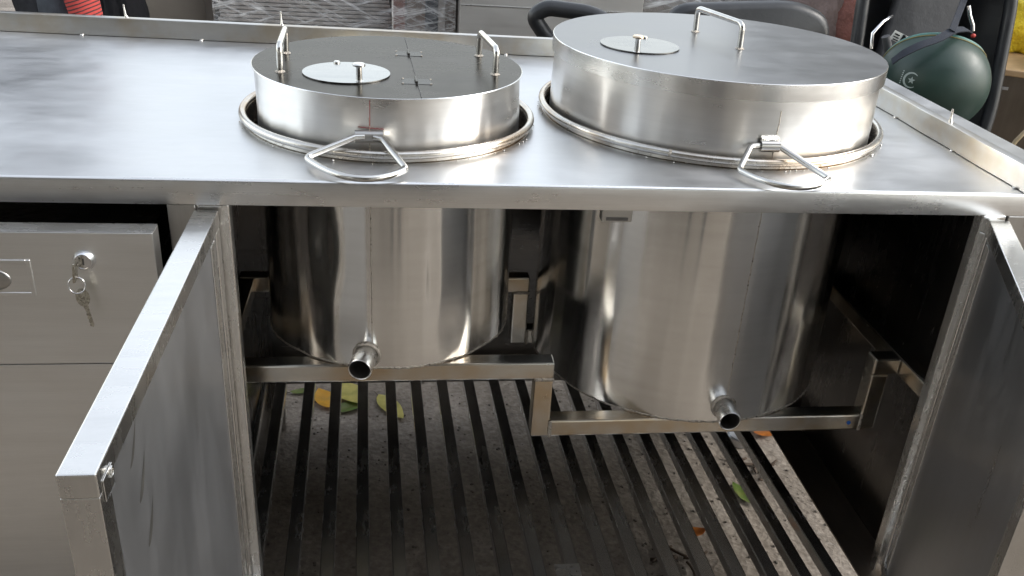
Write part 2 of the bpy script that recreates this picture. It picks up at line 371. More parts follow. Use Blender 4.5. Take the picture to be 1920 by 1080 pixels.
# worktop: one sheet with two round holes
bm = bmesh.new()
def loop(pts):
    vs = [bm.verts.new(p) for p in pts]
    return [bm.edges.new((vs[i], vs[(i + 1) % len(vs)])) for i in range(len(vs))]
es = loop([(-1.5, 0.004, H), (1.0, 0.004, H), (1.0, backY(1.0), H), (-1.5, backY(-1.5), H)])
for (c, r) in ((P1, 0.2125), (P2, 0.2745)):
    es += loop([(c[0] + r * math.cos(2 * PI * j / 128), c[1] + r * math.sin(2 * PI * j / 128), H) for j in range(128)])
bmesh.ops.triangle_fill(bm, edges=es, use_beauty=True)
ex = bmesh.ops.extrude_face_region(bm, geom=bm.faces[:])
for e_ in ex['geom']:
    if isinstance(e_, bmesh.types.BMVert): e_.co.z -= 0.0015
finish('worktop', bm, M['top'], counter, along=0)
# apron: folded front edge
bm = bmesh.new()
prof = [(0.004, H)] + [(0.004 - 0.004 * math.sin(t), H - 0.004 + 0.004 * math.cos(t)) for t in (PI / 8, PI / 4, 3 * PI / 8, PI / 2)] + [(0.0, APZ + 0.002), (0.0006, APZ + 0.0006), (0.002, APZ), (0.024, APZ), (0.024, APZ + 0.0012), (0.002, APZ + 0.0012), (0.0012, APZ + 0.003), (0.0012, H - 0.004), (0.004, H - 0.0012)]
xs = [-1.5 + 2.5 * i / 60 for i in range(61)]
rows = [[bm.verts.new((x, y + 0.00035 * math.sin(x * 9) * (1 if y < .003 else 0), z)) for (y, z) in prof] for x in xs]
for i in range(60):
    for j in range(len(prof) - 1): bm.faces.new((rows[i][j], rows[i + 1][j], rows[i + 1][j + 1], rows[i][j + 1]))
finish('apron', bm, M['apron'], counter, 40, along=0)
# back upstand: folded sheet with a return on top, and side upstand
def upstand(name, A, B, nrm, mat):
    """A, B base line ends; nrm points away from the worktop"""
    bm = bmesh.new(); A, B, nrm = Vector(A), Vector(B), Vector(nrm).normalized()
    h = 0.0356
    pr = [(0, 0.0012), (0, h - 0.002), (0.0006, h - 0.0006), (0.002, h), (0.016, h), (0.0175, h - 0.0015), (0.0175, -0.05), (0.016, -0.05), (0.016, h - 0.003), (0.0015, h - 0.003), (0.0015, 0.0012)]
    k = 40; rows = []
    for i in range(k + 1):
        p = A.lerp(B, i / k)
        rows.append([bm.verts.new(p + nrm * (o_ + 0.0006 * math.sin(i * .7)) + Vector((0, 0, z_))) for o_, z_ in pr])
    for i in range(k):
        for j in range(len(pr)): bm.faces.new((rows[i][j], rows[i + 1][j], rows[i + 1][(j + 1) % len(pr)], rows[i][(j + 1) % len(pr)]))
    bm.faces.new(rows[0]); bm.faces.new(rows[-1])
    return finish(name, bm, mat, counter, 40, along=0 if abs(nrm.y) > .5 else 1)
upstand('back_upstand', (-1.5, backY(-1.5), H), (XR + 0.0175, backY(XR), H), (0.0366, 1, 0), M['upstand'])
upstand('side_upstand', (XR, -0.0, H), (XR, backY(XR) - 0.001, H), (1, 0, 0), M['upstand'])
# weld tacks along the foot of the upstands
def blob(name, loc, s, mat, parent, seg=8):
    bm = bmesh.new(); bmesh.ops.create_icosphere(bm, subdivisions=2, radius=1)
    for v_ in bm.verts: v_.co *= 1 + 0.15 * noise.noise(v_.co * 2 + Vector(loc) * 9)
    bmesh.ops.transform(bm, matrix=Matrix.Translation(loc) @ Matrix.Diagonal((*s, 1)), verts=bm.verts[:])
    return finish(name, bm, mat, parent, 180)
for x in (-0.6115, -0.3885, 0.2095): blob('weld_tack', (x, backY(x) - 0.002, H + 0.001), (0.0035, 0.003, 0.0022), M['weld_bright'], counter)
for y in (0.378, 0.19, 0.023): blob('weld_tack', (XR - 0.002, y, H + 0.001), (0.003, 0.0035, 0.0022), M['weld_bright'], counter)
# spikes standing on the upstands
for (x, y, hh_, lean) in ((-0.527, backY(-0.527) + 0.011, 0.024, 0.002), (-0.2335, backY(-0.2335) + 0.011, 0.026, 0.001), (0.875, 0.234, 0.021, 0.0015)):
    Tube('stud', [(x, y, H + 0.034), (x - lean, y, H + 0.040), (x - lean * 1.6, y, H + 0.0356 + hh_)], 0.002, M['weld_bright'], counter, 8, radii=[0.0045, 0.0022, 0.0016])
# cabinet front frame
Box('front_post', (-0.2915, 0.0015, 0.0985), (-0.2575, 0.030, APZ - 0.0002), M['jamb'], counter, 0.0012, 2)
Box('front_post', (0.851, 0.0015, 0.0985), (0.90, 0.030, APZ - 0.0002), M['jamb'], counter, 0.0012, 2)
Box('front_post', (-0.2570, 0.004, 0.045), (-0.2175, 0.024, APZ - 0.0005), M['tube'], counter, 0.002, 2)
Box('front_post', (0.8135, 0.004, 0.045), (0.8505, 0.024, APZ - 0.0005), M['tube'], counter, 0.002, 2)
Box('front_sill', (-0.2560, -0.049, GZ), (0.8500, -0.046, 0.0990), M['drawer'], counter, 0, 0)
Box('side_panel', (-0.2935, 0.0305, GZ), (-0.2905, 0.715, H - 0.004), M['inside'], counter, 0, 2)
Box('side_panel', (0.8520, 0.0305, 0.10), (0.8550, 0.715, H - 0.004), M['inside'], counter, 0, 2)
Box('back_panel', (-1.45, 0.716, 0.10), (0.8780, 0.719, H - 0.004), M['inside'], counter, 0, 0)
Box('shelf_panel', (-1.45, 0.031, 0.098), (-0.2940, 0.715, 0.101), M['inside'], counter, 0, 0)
for (x, y) in ((-0.275, 0.018), (0.865, 0.018), (0.865, 0.70), (-0.275, 0.70), (-1.40, 0.018), (-1.40, 0.70)):
    Box('leg', (x - 0.014, y - 0.014, GZ), (x + 0.014, y + 0.014, 0.098), M['tube'], counter, 0.002, 2)
# magnetic catch under the apron
o = Box('door_catch', (0.262, 0.006, 0.748), (0.304, 0.022, 0.7655), M['jamb'], counter, 0.001, 0)
c_ = Box('magnet', (0.268, 0.0045, 0.7505), (0.298, 0.0062, 0.7545), M['seam'], o, 0, 0)
# support frame of square tube
T = 0.03
def sq(name, a, b, mat=None, along=0): return Box(name, a, b, mat or M['rail'], counter, 0.0028, along, 2)
ZA, ZB_ = 0.4666, 0.3567
for (y0, hasweld) in ((0.1064, True), (0.4100, True)):
    y1 = y0 + T
    sq('support_rail', (-0.289, y0, ZA - T), (0.2370, y1, ZA), along=0)
    sq('support_post', (0.2070, y0, ZB_ - T), (0.2366, y1, ZA - T - 0.0003), along=2)
    sq('support_rail', (0.2369, y0, ZB_ - T), (0.7760, y1, ZB_), along=0)
    sq('support_post', (0.7763, y0, ZB_ - T), (0.8060, y1, ZA - T - 0.0003), along=2)
    sq('support_rail', (0.7763, y0, ZA - T), (0.8215, y1, ZA), along=0)
    for (x, z) in ((0.2218, ZA - T), (0.2366, ZB_ - 0.002), (0.7763, ZB_ - 0.002)):
        bm = bmesh.new()
        for i in range(9):
            t = i / 8 - .5
            cc = Vector((x + (0.026 * t if z > .4 else 0.001), y0 - 0.001, z - (0 if z > .4 else (0.026 * (t + .5)))))
            bmesh.ops.create_icosphere(bm, subdivisions=1, radius=0.0034, matrix=Matrix.Translation(cc) @ Matrix.Diagonal((1.0, 0.6, 1.0, 1)))
        finish('weld_bead', bm, M['weld'], counter, 180)
sq('side_rail', (0.8218, 0.032, ZA - T), (0.8516, 0.700, ZA), M['rail'], 1)
sq('side_rail', (-0.2900, 0.1367, ZA - T), (-0.2600, 0.4097, ZA), M['rail'], 1)
bm = bmesh.new(); lathe(bm, (0, 0, 0), [(0.0, 0.0009), (0.0034, 0.0009), (0.0036, 0.0)], 16)
bmesh.ops.transform(bm, matrix=Matrix.Translation((0.757, 0.1062, 0.3415)) @ Matrix.Rotation(PI / 2, 4, 'X'), verts=bm.verts[:]); finish('blue_sticker', bm, M['blue'], counter, uv=None)
# slatted bottom of square tube bars
gx0, gsp = -0.2927, 0.0574
first = None
for i in range(0, 19):
    x = gx0 + gsp * min(i, 10) + 0.0555 * max(0, i - 10)
    if x < -0.285: x += 0.016
    if first is None:
        bm = bmesh.new(); box(bm, (-0.0112, -0.075, -0.022), (0.0112, 0.600, 0.0), 0.0018, 2)
        bmesh.ops.transform(bm, matrix=Matrix.Rotation(0.0332, 4, 'Z'), verts=bm.verts[:])
        first = finish('grate_bar', bm, M['bar'], counter, None, along=1); first.location = (x, 0.031, 0.1222); o = first
    else:
        o = first.copy(); col.objects.link(o); o.parent = counter; o.location = (x + 0.0012 * math.sin(i * 4.1), 0.031, 0.1222 + 0.0006 * math.sin(i * 2.3)); o.rotation_euler = (0, 0, 0.003 * math.sin(i * 5.7))
Box('bottom_rail', (0.7800, -0.040, 0.0990), (0.8518, 0.6320, 0.1008), M['flange'], counter, 0.002, 1)  # flange coloured brown to imitate a reflection in the side panel
Box('bottom_rail', (-0.2902, 0.031, 0.1000), (-0.2890, 0.6320, 0.1245), M['panel'], counter, 0, 1)
Box('cross_bar', (-0.290, 0.6325, 0.1000), (0.851, 0.6545, 0.1220), M['bar'], counter, 0.002, 0)
Box('cross_bar', (-0.2375, -0.042, 0.078), (0.829, -0.022, 0.0995), M['bar'], counter, 0.002, 0)
Box('steel_plate', (0.250, -0.008, 0.1232), (0.292, 0.0262, 0.1252), M['tube'], counter, 0.0006, 0)

# hole collars and rings
for (c, rg) in ((P1, RG1), (P2, RG2)):
    bm = bmesh.new(); rin = rg - 0.0040
    lathe(bm, (c[0], c[1], 0), [(rin - 0.0012, H - 0.024), (rin - 0.0012, H + 0.009), (rin + 0.0006, H + 0.009), (rin + 0.0012, H + 0.0015), (rin + 0.0040, H + 0.0003), (rin + 0.0040, H - 0.003)], 128)
    o = finish('hole_collar', bm, M['ring'], counter, 60, uv=None)
    bm = bmesh.new(); pts = []
    for j in range(160):
        a = 2 * PI * j / 160; pts.append((c[0] + rg * math.cos(a), c[1] + rg * math.sin(a), H + 0.0122 + 0.0004 * math.sin(a * 5)))
    tube(bm, pts, 0.0056, 14, closed=True)
    o2 = finish('rim_ring', bm, M['ring'], counter, 180, uv=None)
    bm = bmesh.new()
    for j in range(46):
        a = 2 * PI * random.random(); rr = rg + 0.0045 + 0.002 * random.random()
        bmesh.ops.create_icosphere(bm, subdivisions=1, radius=0.0008 + 0.0010 * random.random(), matrix=Matrix.Translation((c[0] + rr * math.cos(a), c[1] + rr * math.sin(a), H + 0.0015)))
    o3 = finish('weld_spatter', bm, M['weld_bright'], counter, 180); o3['kind'] = 'stuff'
# joint in the big ring
bm = bmesh.new(); a = math.radians(-118)
blob('ring_weld', (P2[0] + RG2 * math.cos(a), P2[1] + RG2 * math.sin(a), H + 0.0125), (0.0052, 0.0064, 0.0064), M['weld'], counter)
bm.free()

# ---- drawer
YF = -0.057
dr = Empty('drawer_tmp', (0, 0, 0), 'x', 'x'); bpy.data.objects.remove(dr)
bm = bmesh.new(); box(bm, (-0.708, YF, 0.5727), (-0.2965, YF + 0.028, 0.7520), 0.0012, 2)
drawer = finish('drawer', bm, M['drawer'], counter, None, along=0)
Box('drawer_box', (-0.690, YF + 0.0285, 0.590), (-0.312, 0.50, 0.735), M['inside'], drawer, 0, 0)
Box('drawer_lip', (-0.7078, YF + 0.0010, 0.7522), (-0.2967, YF + 0.0275, 0.7530), M['tube'], drawer, 0.0003, 0)
bm = bmesh.new(); box(bm, (-0.708, YF, 0.1005), (-0.2965, YF + 0.028, 0.5718), 0.0006, 2)
lowd = finish('drawer', bm, M['drawer'], counter, None, along=0); lowd['label'] = 'deep plain lower drawer front'
bm = bmesh.new(); box(bm, (-1.14, YF, 0.1005), (-0.712, YF + 0.028, 0.7520), 0.0012, 2)
finish('drawer', bm, M['drawer'], counter, None, along=0)
# recessed pull: frame plate, dished plate with half round cup
def frame_rect(name, x0, x1, z0, z1, t, y0, y1, mat, parent, bev=0.0006):
    bm = bmesh.new()
    box(bm, (x0, y0, z0), (x0 + t, y1, z1), bev, 1); box(bm, (x1 - t, y0, z0), (x1, y1, z1), bev, 1)
    box(bm, (x0 + t, y0 + .0001, z0), (x1 - t, y1, z0 + t), bev, 1); box(bm, (x0 + t, y0 + .0001, z1 - t), (x1 - t, y1, z1), bev, 1)
    return finish(name, bm, mat, parent, 35)
fr = frame_rect('pull_frame', -0.5400, -0.4385, 0.6690, 0.7170, 0.0050, YF - 0.0016, YF + 0.001, M['drawer'], drawer)
Box('pull_plate', (-0.5350, YF - 0.0008, 0.6740), (-0.4435, YF + 0.001, 0.7120), M['drawer'], drawer, 0.0003, 0)
bm = bmesh.new(); n = 24
lay = bm.loops.layers.uv.new('UVMap')
for i in range(12):
    pass
rows = []
for i in range(9):
    t = i / 8; r = 0.0245 * math.cos(t * PI / 2 * 0.98); d = 0.004 * math.sin(t * PI / 2)
    rows.append([bm.verts.new((-0.4890 + r * math.cos(2 * PI * j / n) * 1.05, YF - 0.0009 - d, 0.6905 + (r * 0.62) * math.sin(2 * PI * j / n))) for j in range(n)])
for i in range(8):
    for j in range(n): bm.faces.new((rows[i][j], rows[i][(j + 1) % n], rows[i + 1][(j + 1) % n], rows[i + 1][j]))
bm.faces.new(rows[-1])
finish('pull_cup', bm, M['jamb'], drawer, 60, uv='box')
# lock
LX, LZ = -0.3775, 0.7170
def spun(name, prof, loc, mat, parent, n=40, rot=Matrix.Rotation(PI / 2, 4, 'X'), smooth=35):
    bm = bmesh.new(); lathe(bm, (0, 0, 0), prof, n)
    bmesh.ops.remove_doubles(bm, verts=bm.verts[:], dist=1e-6)
    bmesh.ops.transform(bm, matrix=Matrix.Translation(loc) @ rot, verts=bm.verts[:])
    return finish(name, bm, mat, parent, smooth, uv=None)
lock = spun('lock', [(0.0128, -0.001), (0.0128, 0.0020), (0.0105, 0.0060), (0.0098, 0.0070), (0.0088, 0.0070), (0.0086, 0.0062), (0.0, 0.0062)], (LX, YF, LZ), M['chrome'], drawer)
Box('keyhole', (LX - 0.0010, YF - 0.00665, LZ - 0.0040), (LX + 0.0010, YF - 0.0060, LZ + 0.0040), M['seam'], lock, 0, 0)

# ---- doors
def door(hinge, ang, length, label, inner_sign, pmat, z0=0.112, z1=0.7610):
    """door local: x from hinge along the leaf, y = thickness (0..0.026), z up; the inner face is y=0.026 * sign"""
    th = 0.029
    Rm = Matrix.Translation((hinge[0], hinge[1], 0)) @ Matrix.Rotation(ang, 4, 'Z')
    y0, y1 = (0, th) if inner_sign > 0 else (-th, 0)
    yi = y1 if inner_sign > 0 else y0
    bm = bmesh.new()
    s = 0.026                                                # tube frame of the leaf
    box(bm, (0.0, y0, z1 - 0.022), (length, y1, z1), 0.0014, 2)
    box(bm, (length - 0.026, y0 + .0003, z0), (length - 0.0002, y1 - .0003, z1 - 0.0221), 0.0008, 2)
    box(bm, (0.0003, y0 + .0003, z0), (0.020, y1 - .0003, z1 - 0.0223), 0.002, 2)
    box(bm, (0.0203, y0 + .0003, z0), (length - 0.0263, y1 - .0003, z0 + 0.022), 0.002, 2)
    bmesh.ops.transform(bm, matrix=Rm, verts=bm.verts[:])
    d = finish('door', bm, M['tube'], counter, None, along=2); d['label'] = label
    iy0, iy1 = (yi - 0.0070, yi - 0.0045) if inner_sign > 0 else (yi + 0.0045, yi + 0.0070)
    Box('inner_panel', (0.0203, iy0, z0 + 0.0223), (length - 0.0263, iy1, z1 - 0.0224), pmat, d, 0, 2, xf=Rm)
    oy = (y0 + 0.0015, y0 + 0.0030) if inner_sign > 0 else (y1 - 0.0030, y1 - 0.0015)
    Box('outer_panel', (0.0203, oy[0], z0 + 0.0223), (length - 0.0263, oy[1], z1 - 0.0224), M['drawer'], d, 0, 2, xf=Rm)
    # folded edge strip down the inner side, with a bright raw edge
    a = (yi + 0.0004, yi + 0.0016) if inner_sign > 0 else (yi - 0.0016, yi - 0.0004)
    Box('edge_strip', (0.026, iy1 + .0002 if inner_sign > 0 else iy0 - .0022, z0 + 0.03), (0.048, iy1 + .0022 if inner_sign > 0 else iy0 - .0002, z1 - 0.03), M['tube'], d, 0.0006, 2, xf=Rm)
    return d, Rm
# left leaf stands square to the front; its inner side faces +X
d1, RmL = door((-0.2585, -0.002), -PI / 2, 0.527, 'left door leaf standing open square to the front', +1, M['panel'])
# latch plate and curled hook at the free end of the left door
latch = Box('latch_plate', (0.494, 0.0292, 0.728), (0.518, 0.0300, 0.748), M['tube'], d1, 0.0006, 2, xf=RmL)
bm = bmesh.new()
tube(bm, [RmL @ Vector((0.501 + 0.0035 * math.cos(t) , 0.0308, 0.744 + 0.004 * math.sin(t))) for t in [i * 2 * PI / 14 for i in range(13)]], 0.0012, 6)
finish('latch_hook', bm, M['rod'], d1, 60, uv=None)
blob('hinge_weld', (-0.2335, -0.012, 0.315), (0.0022, 0.0022, 0.010), M['weld_bright'], d1)
# finger smears on the inner panel
bm = bmesh.new()
for (a0_, z0_, k) in ((0.430, 0.655, 1.0), (0.425, 0.600, 1.0), (0.440, 0.70, .7)):
    pa = []
    for i in range(11):
        t = i / 10; pa.append((a0_ - 0.036 * t, z0_ + 0.014 * t * t * 2 + 0.012 * t, 0.0065 * math.sin(PI * min(1, t + .08)) * k))
    vs1 = [bm.verts.new(RmL @ Vector((x_, 0.0247, z_ + w_))) for x_, z_, w_ in pa]; vs2 = [bm.verts.new(RmL @ Vector((x_, 0.0247, z_ - w_))) for x_, z_, w_ in pa]
    for i in range(10): bm.faces.new((vs1[i], vs1[i + 1], vs2[i + 1], vs2[i]))
M['smear'] = steel('smeared_panel', (0.17, 0.165, 0.155), (0.23, 0.225, 0.21), 0.4, 0.5, 0.2, 0.1, 5, seed=30)
finish('finger_smear', bm, M['smear'], d1)
# right leaf swung about two thirds open; inner side faces the left
d2, RmR = door((0.8505, -0.004), PI + math.radians(66), 0.505, 'right door leaf swung part way open', -1, M['panel_dark'])
Box('latch_plate', (0.470, -0.0315, 0.690), (0.495, -0.0295, 0.715), M['tube'], d2, 0.0006, 2, xf=RmR)

# ------------------------------------------------------------------ key ring hanging from the lock
kr = Empty('key_ring', (LX, YF - 0.006, LZ - 0.03), 'two small nickel keys on a split ring hanging from the drawer lock', 'keys')
def key_mesh(name, Mx, parent):
    bm = bmesh.new(); th = 0.0011
    pts = []
    for i in range(24):
        t = 2 * PI * i / 24; pts.append((0.0072 * math.cos(t), 0.0105 * math.sin(t)))
    bow = [p for p in pts]
    v1 = [bm.verts.new((x, -th, y)) for x, y in bow]; v2 = [bm.verts.new((x, th, y)) for x, y in bow]
    h1 = [bm.verts.new((0.0022 * math.cos(2 * PI * i / 24), -th, 0.006 + 0.0022 * math.sin(2 * PI * i / 24))) for i in range(24)]
    h2 = [bm.verts.new((q.co.x, th, q.co.z)) for q in h1]
    for i in range(24):
        j = (i + 1) % 24
        bm.faces.new((v1[i], v1[j], h1[j], h1[i])); bm.faces.new((v2[i], h2[i], h2[j], v2[j])); bm.faces.new((v1[i], v2[i], v2[j], v1[j])); bm.faces.new((h1[i], h1[j], h2[j], h2[i]))
    bl = [(-0.0026, -0.0098), (0.0026, -0.0098), (0.0024, -0.034), (0.0006, -0.0365)]
    z = -0.0335; left = []
    k = 0
    while z < -0.016:
        left += [(-0.0022 + 0.0011 * (k % 2), z)]; z += 0.0022; k += 1
    bl += left
    a = [bm.verts.new((x, -th * .7, y)) for x, y in bl]; b_ = [bm.verts.new((x, th * .7, y)) for x, y in bl]
    bm.faces.new(a); bm.faces.new(list(reversed(b_)))
    for i in range(len(bl)): j = (i + 1) % len(bl); bm.faces.new((a[i], a[j], b_[j], b_[i]))
    bmesh.ops.transform(bm, matrix=Mx, verts=bm.verts[:])
    return finish(name, bm, M['key'], parent)
key_mesh('key', Matrix.Translation((LX - 0.006, YF - 0.0175, LZ - 0.008)) @ Matrix.Rotation(math.radians(78), 4, 'Z') @ Matrix.Rotation(math.radians(4), 4, 'Y') @ Matrix.Diagonal((1, 1, 1, 1)), kr) if False else None
# the key in the lock: bow edge-on, blade into the barrel
bm = bmesh.new()
Mk = Matrix.Translation((LX - 0.0065, YF - 0.0150, LZ - 0.0040)) @ Matrix.Rotation(math.radians(6), 4, 'Y')
box(bm, (-0.0014, -0.009, -0.016), (0.0014, 0.004, 0.009), 0.0010, 2); box(bm, (-0.0011, 0.0045, -0.0025), (0.0011, 0.014, 0.0025), 0.0005, 1)
bmesh.ops.transform(bm, matrix=Mk, verts=bm.verts[:]); finish('key', bm, M['key'], kr, 35)
Tube('split_ring', [(LX - 0.0075 + 0.0095 * math.cos(t), YF - 0.0175 + 0.002 * math.sin(t), LZ - 0.0255 + 0.0098 * math.sin(t)) for t in [2 * PI * i / 32 for i in range(32)]], 0.0009, M['chrome'], kr, 8, closed=True)
key_mesh('key', Matrix.Translation((LX - 0.0035, YF - 0.0165, LZ - 0.0420)) @ Matrix.Rotation(math.radians(-8), 4, 'Y') @ Matrix.Rotation(math.radians(24), 4, 'Z') @ Matrix.Diagonal((1.05, 1, 1.12, 1)), kr)
own(kr)

# ------------------------------------------------------------------ pots
def wob(seed, amp):
    rnd = random.Random(seed); terms = [(k, amp * (6.0 / k) * rnd.uniform(.5, 1.2), rnd.uniform(0, 2 * PI), rnd.uniform(-3, 3)) for k in (3, 5, 8, 11, 15, 19, 24, 31, 43, 56)]
    def f(a, z): return sum(A * math.sin(k * a + ph + s * z) for k, A, ph, s in terms)
    return f
def pot(c, R, zb, zt, label, seed, seam_a, pipe, clip, bail, dent=None, amp=0.0010):
    root = Empty('stock_pot', (c[0], c[1], zb), label, 'pot')
    w = wob(seed, amp)
    def f(a, z):
        d = w(a, z) * max(0, min(1, (zt - 0.012 - z) / 0.05)) 
        if dent:
            for (da, dz, sa, sz, A) in dent:
                d -= A * math.exp(-((a - da) / sa) ** 2 - ((z - dz) / sz) ** 2)
        return d
    zs = [zb + 0.0015] + [zb + 0.006 + (zt - zb - 0.008) * i / 44 for i in range(45)] + [zt - 0.0006]
    prof = [(0.0, zb + 0.004), (R - 0.012, zb), (R - 0.003, zb)] + [(R, z) for z in zs] + [(R - 0.0015, zt)] + [(R - 0.003, zt - 0.0006), (R - 0.003, zb + 0.2)]
    bm = bmesh.new()
    lathe(bm, (c[0], c[1], 0), prof, 288, -PI, PI, wob=lambda a, z: f(a, z), mat_of=lambda i: 1 if prof[i][1] > 0.79 else 0)
    bmesh.ops.remove_doubles(bm, verts=bm.verts[:], dist=1e-6)
    body = finish('pot_body', bm, [M['pot_low'], M['pot']], root, 50, uv=None)
    # vertical weld seam: thin overlap ridge
    bm = bmesh.new()
    pts = []
    for i in range(60):
        z = zb + 0.004 + (zt - zb - 0.03) * i / 59; a = seam_a + 0.0015 * math.sin(i * 1.9)
        rr = R + f(a, z) + 0.0001 + 0.0003 * math.sin(i * 2.7); pts.append((c[0] + rr * math.cos(a), c[1] + rr * math.sin(a), z))
    tube(bm, pts, 0.0008, 6); finish('weld_seam', bm, M['weld'], root, 180, uv=None)
    # bottom weld bead, uneven
    bm = bmesh.new(); pts = []
    rnd = random.Random(seed + 5)
    for j in range(220):
        a = 2 * PI * j / 220; rr = R + f(((a + PI) % (2 * PI)) - PI, zb + .004) - 0.0004
        pts.append((c[0] + rr * math.cos(a), c[1] + rr * math.sin(a), zb + 0.0015 + 0.0008 * rnd.uniform(-1, 1)))
    tube(bm, pts, 0.0016, 6, closed=True, radii=None)
    for j in range(120):
        a = -PI / 2 + rnd.gauss(0.35, 0.55); rr = R + f(a, zb + .004)
        bmesh.ops.create_icosphere(bm, subdivisions=1, radius=rnd.uniform(.0008, .0022), matrix=Matrix.Translation((c[0] + rr * math.cos(a), c[1] + rr * math.sin(a), zb + 0.0015 + rnd.uniform(-.001, .0015))) @ Matrix.Diagonal((1.6, 1, .8, 1)))
    finish('bottom_weld', bm, M['weld'], root, 180, uv=None)
    # drain pipe, open at the end
    px, py0, pz, pl, pr = pipe
    bm = bmesh.new()
    prof = [(pr * 0.97, -0.03), (pr * 0.97, pl * 0.42), (pr * 1.0, pl * 0.44), (pr * 1.0, pl - 0.001), (pr - 0.0010, pl), (pr - 0.0022, pl - 0.0006), (pr - 0.0026, 0.0)]
    lathe(bm, (0, 0, 0), prof, 40, mat_of=lambda i: 1 if i >= 5 else 0)
    tilt = Matrix.Rotation(math.radians(-13 if seed == 3 else -2), 4, 'Z') @ Matrix.Rotation(math.radians(93), 4, 'X')
    bmesh.ops.transform(bm, matrix=Matrix.Translation((px, py0, pz)) @ tilt, verts=bm.verts[:])
    pp = finish('drain_pipe', bm, [M['tube'], M['bore']], root, 35, uv=None)
    Tube('pipe_weld', [(px + pr * 1.06 * math.cos(t), c[1] - math.sqrt(max(0, R * R - (px - c[0] + pr * 1.06 * math.cos(t)) ** 2)) - 0.0012, pz + pr * 1.06 * math.sin(t)) for t in [2 * PI * i / 40 for i in range(40)]], 0.0026, M['weld'], pp, 8, closed=True)
    # hinge clip and bail
    (cx_, cy_, cz_, cw, ang) = clip
    Mx = Matrix.Translation((cx_, cy_, cz_)) @ Matrix.Rotation(ang, 4, 'Z')
    bm = bmesh.new(); pr_ = []
    for i in range(13):
        t = PI * 0.5 + PI * 1.0 * i / 12; pr_.append((-0.0005 + 0.0068 * math.cos(t) - 0.0, 0.0085 * math.sin(t)))
    pr_ = [(0.003, 0.0085)] + pr_ + [(0.003, -0.0085)]
    inn = [(y * .8 + .0006, z * .8) for y, z in reversed(pr_)]
    ring_ = pr_ + inn
    A = [bm.verts.new(Mx @ Vector((-cw / 2, y, z))) for y, z in ring_]; B = [bm.verts.new(Mx @ Vector((cw / 2, y, z))) for y, z in ring_]
    for i in range(len(ring_)): j = (i + 1) % len(ring_); bm.faces.new((A[i], A[j], B[j], B[i]))
    L_ = len(pr_)
    for R_ in (A, B):
        for i in range(L_ - 1): bm.faces.new((R_[i], R_[i + 1], R_[2 * L_ - 2 - i], R_[2 * L_ - 1 - i]))
    finish('handle_clip', bm, M['jamb'] if seed == 3 else M['rod'], root, 40)
    Tube('bail_handle', bail, 0.0044, M['rod'], root, 14)
    return root, f
a_ = lambda c, x, R: -math.acos((x - c[0]) / R)
def bailpts(cl, L, Rr, cl2, arc):
    p = [Vector(cl), Vector(L)]
    q = [Vector(Rr), Vector(cl2)]
    mid = []
    for i in range(1, 12):
        t = i / 12; mid.append(Vector(L) * (1 - t) ** 2 + Vector(arc) * 2 * t * (1 - t) + Vector(Rr) * t * t)
    pts = [p[0]]
    pts += fillet([p[0], p[1], mid[0]], 0.010, 5)[1:-1] + mid + fillet([mid[-1], q[0], q[1]], 0.010, 5)[1:-1] + [q[1]]
    return pts
b1 = bailpts((-0.064, 0.0835, 0.8325), (-0.1265, 0.056, 0.8120), (0.0030, 0.018, 0.8120), (-0.0275, 0.0835, 0.8300), (-0.058, -0.062, 0.8080))
b1 = [Vector((-0.052, 0.0862, 0.8325))] + b1 + [Vector((-0.040, 0.0862, 0.8310))]
pot1, f1 = pot(P1, R1 - 0.002, 0.4666, 0.8822, 'smaller stock pot with red marker line and dull grey handle clip', 3, a_(P1, -0.0455, R1 - .002), (-0.0540, 0.0962, 0.491, 0.041, 0.0178), (-0.0458, 0.0915, 0.8310, 0.037, 0.03), b1,
    dent=[(-2.07, 0.66, 0.10, 0.07, 0.0035), (-2.0, 0.56, 0.12, 0.05, -0.0022), (-1.86, 0.505, 0.10, 0.03, 0.002), (-1.08, 0.52, 0.10, 0.04, 0.0016), (-1.25, 0.61, 0.05, 0.05, 0.0010)])
b2 = bailpts((0.494, 0.0800, 0.8330), (0.4570, 0.0480, 0.8110), (0.5770, 0.0160, 0.8110), (0.5300, 0.0880, 0.8320), (0.503, -0.060, 0.8080))
b2 = [Vector((0.5045, 0.0895, 0.8335))] + fillet([b2[0] + Vector((0.01, 0.008, 0.0)), Vector((0.4860, 0.0880, 0.8335)), b2[1]], 0.008, 5)[1:-1] + b2[2:] + [Vector((0.520, 0.0900, 0.8330))]
pot2, f2 = pot(P2, R2 - 0.002, 0.3567, 0.9080, 'larger stock pot with weld seam and bright handle clip, right in the counter', 8, a_(P2, 0.524, R2 - .002), (0.5215, 0.0935, 0.3880, 0.040, 0.0178), (0.5135, 0.0885, 0.8330, 0.028, 0.03), b2,
    dent=[(-1.30, 0.56, 0.10, 0.12, 0.0012), (-2.2, 0.45, 0.08, 0.10, 0.0015)], amp=0.0010)
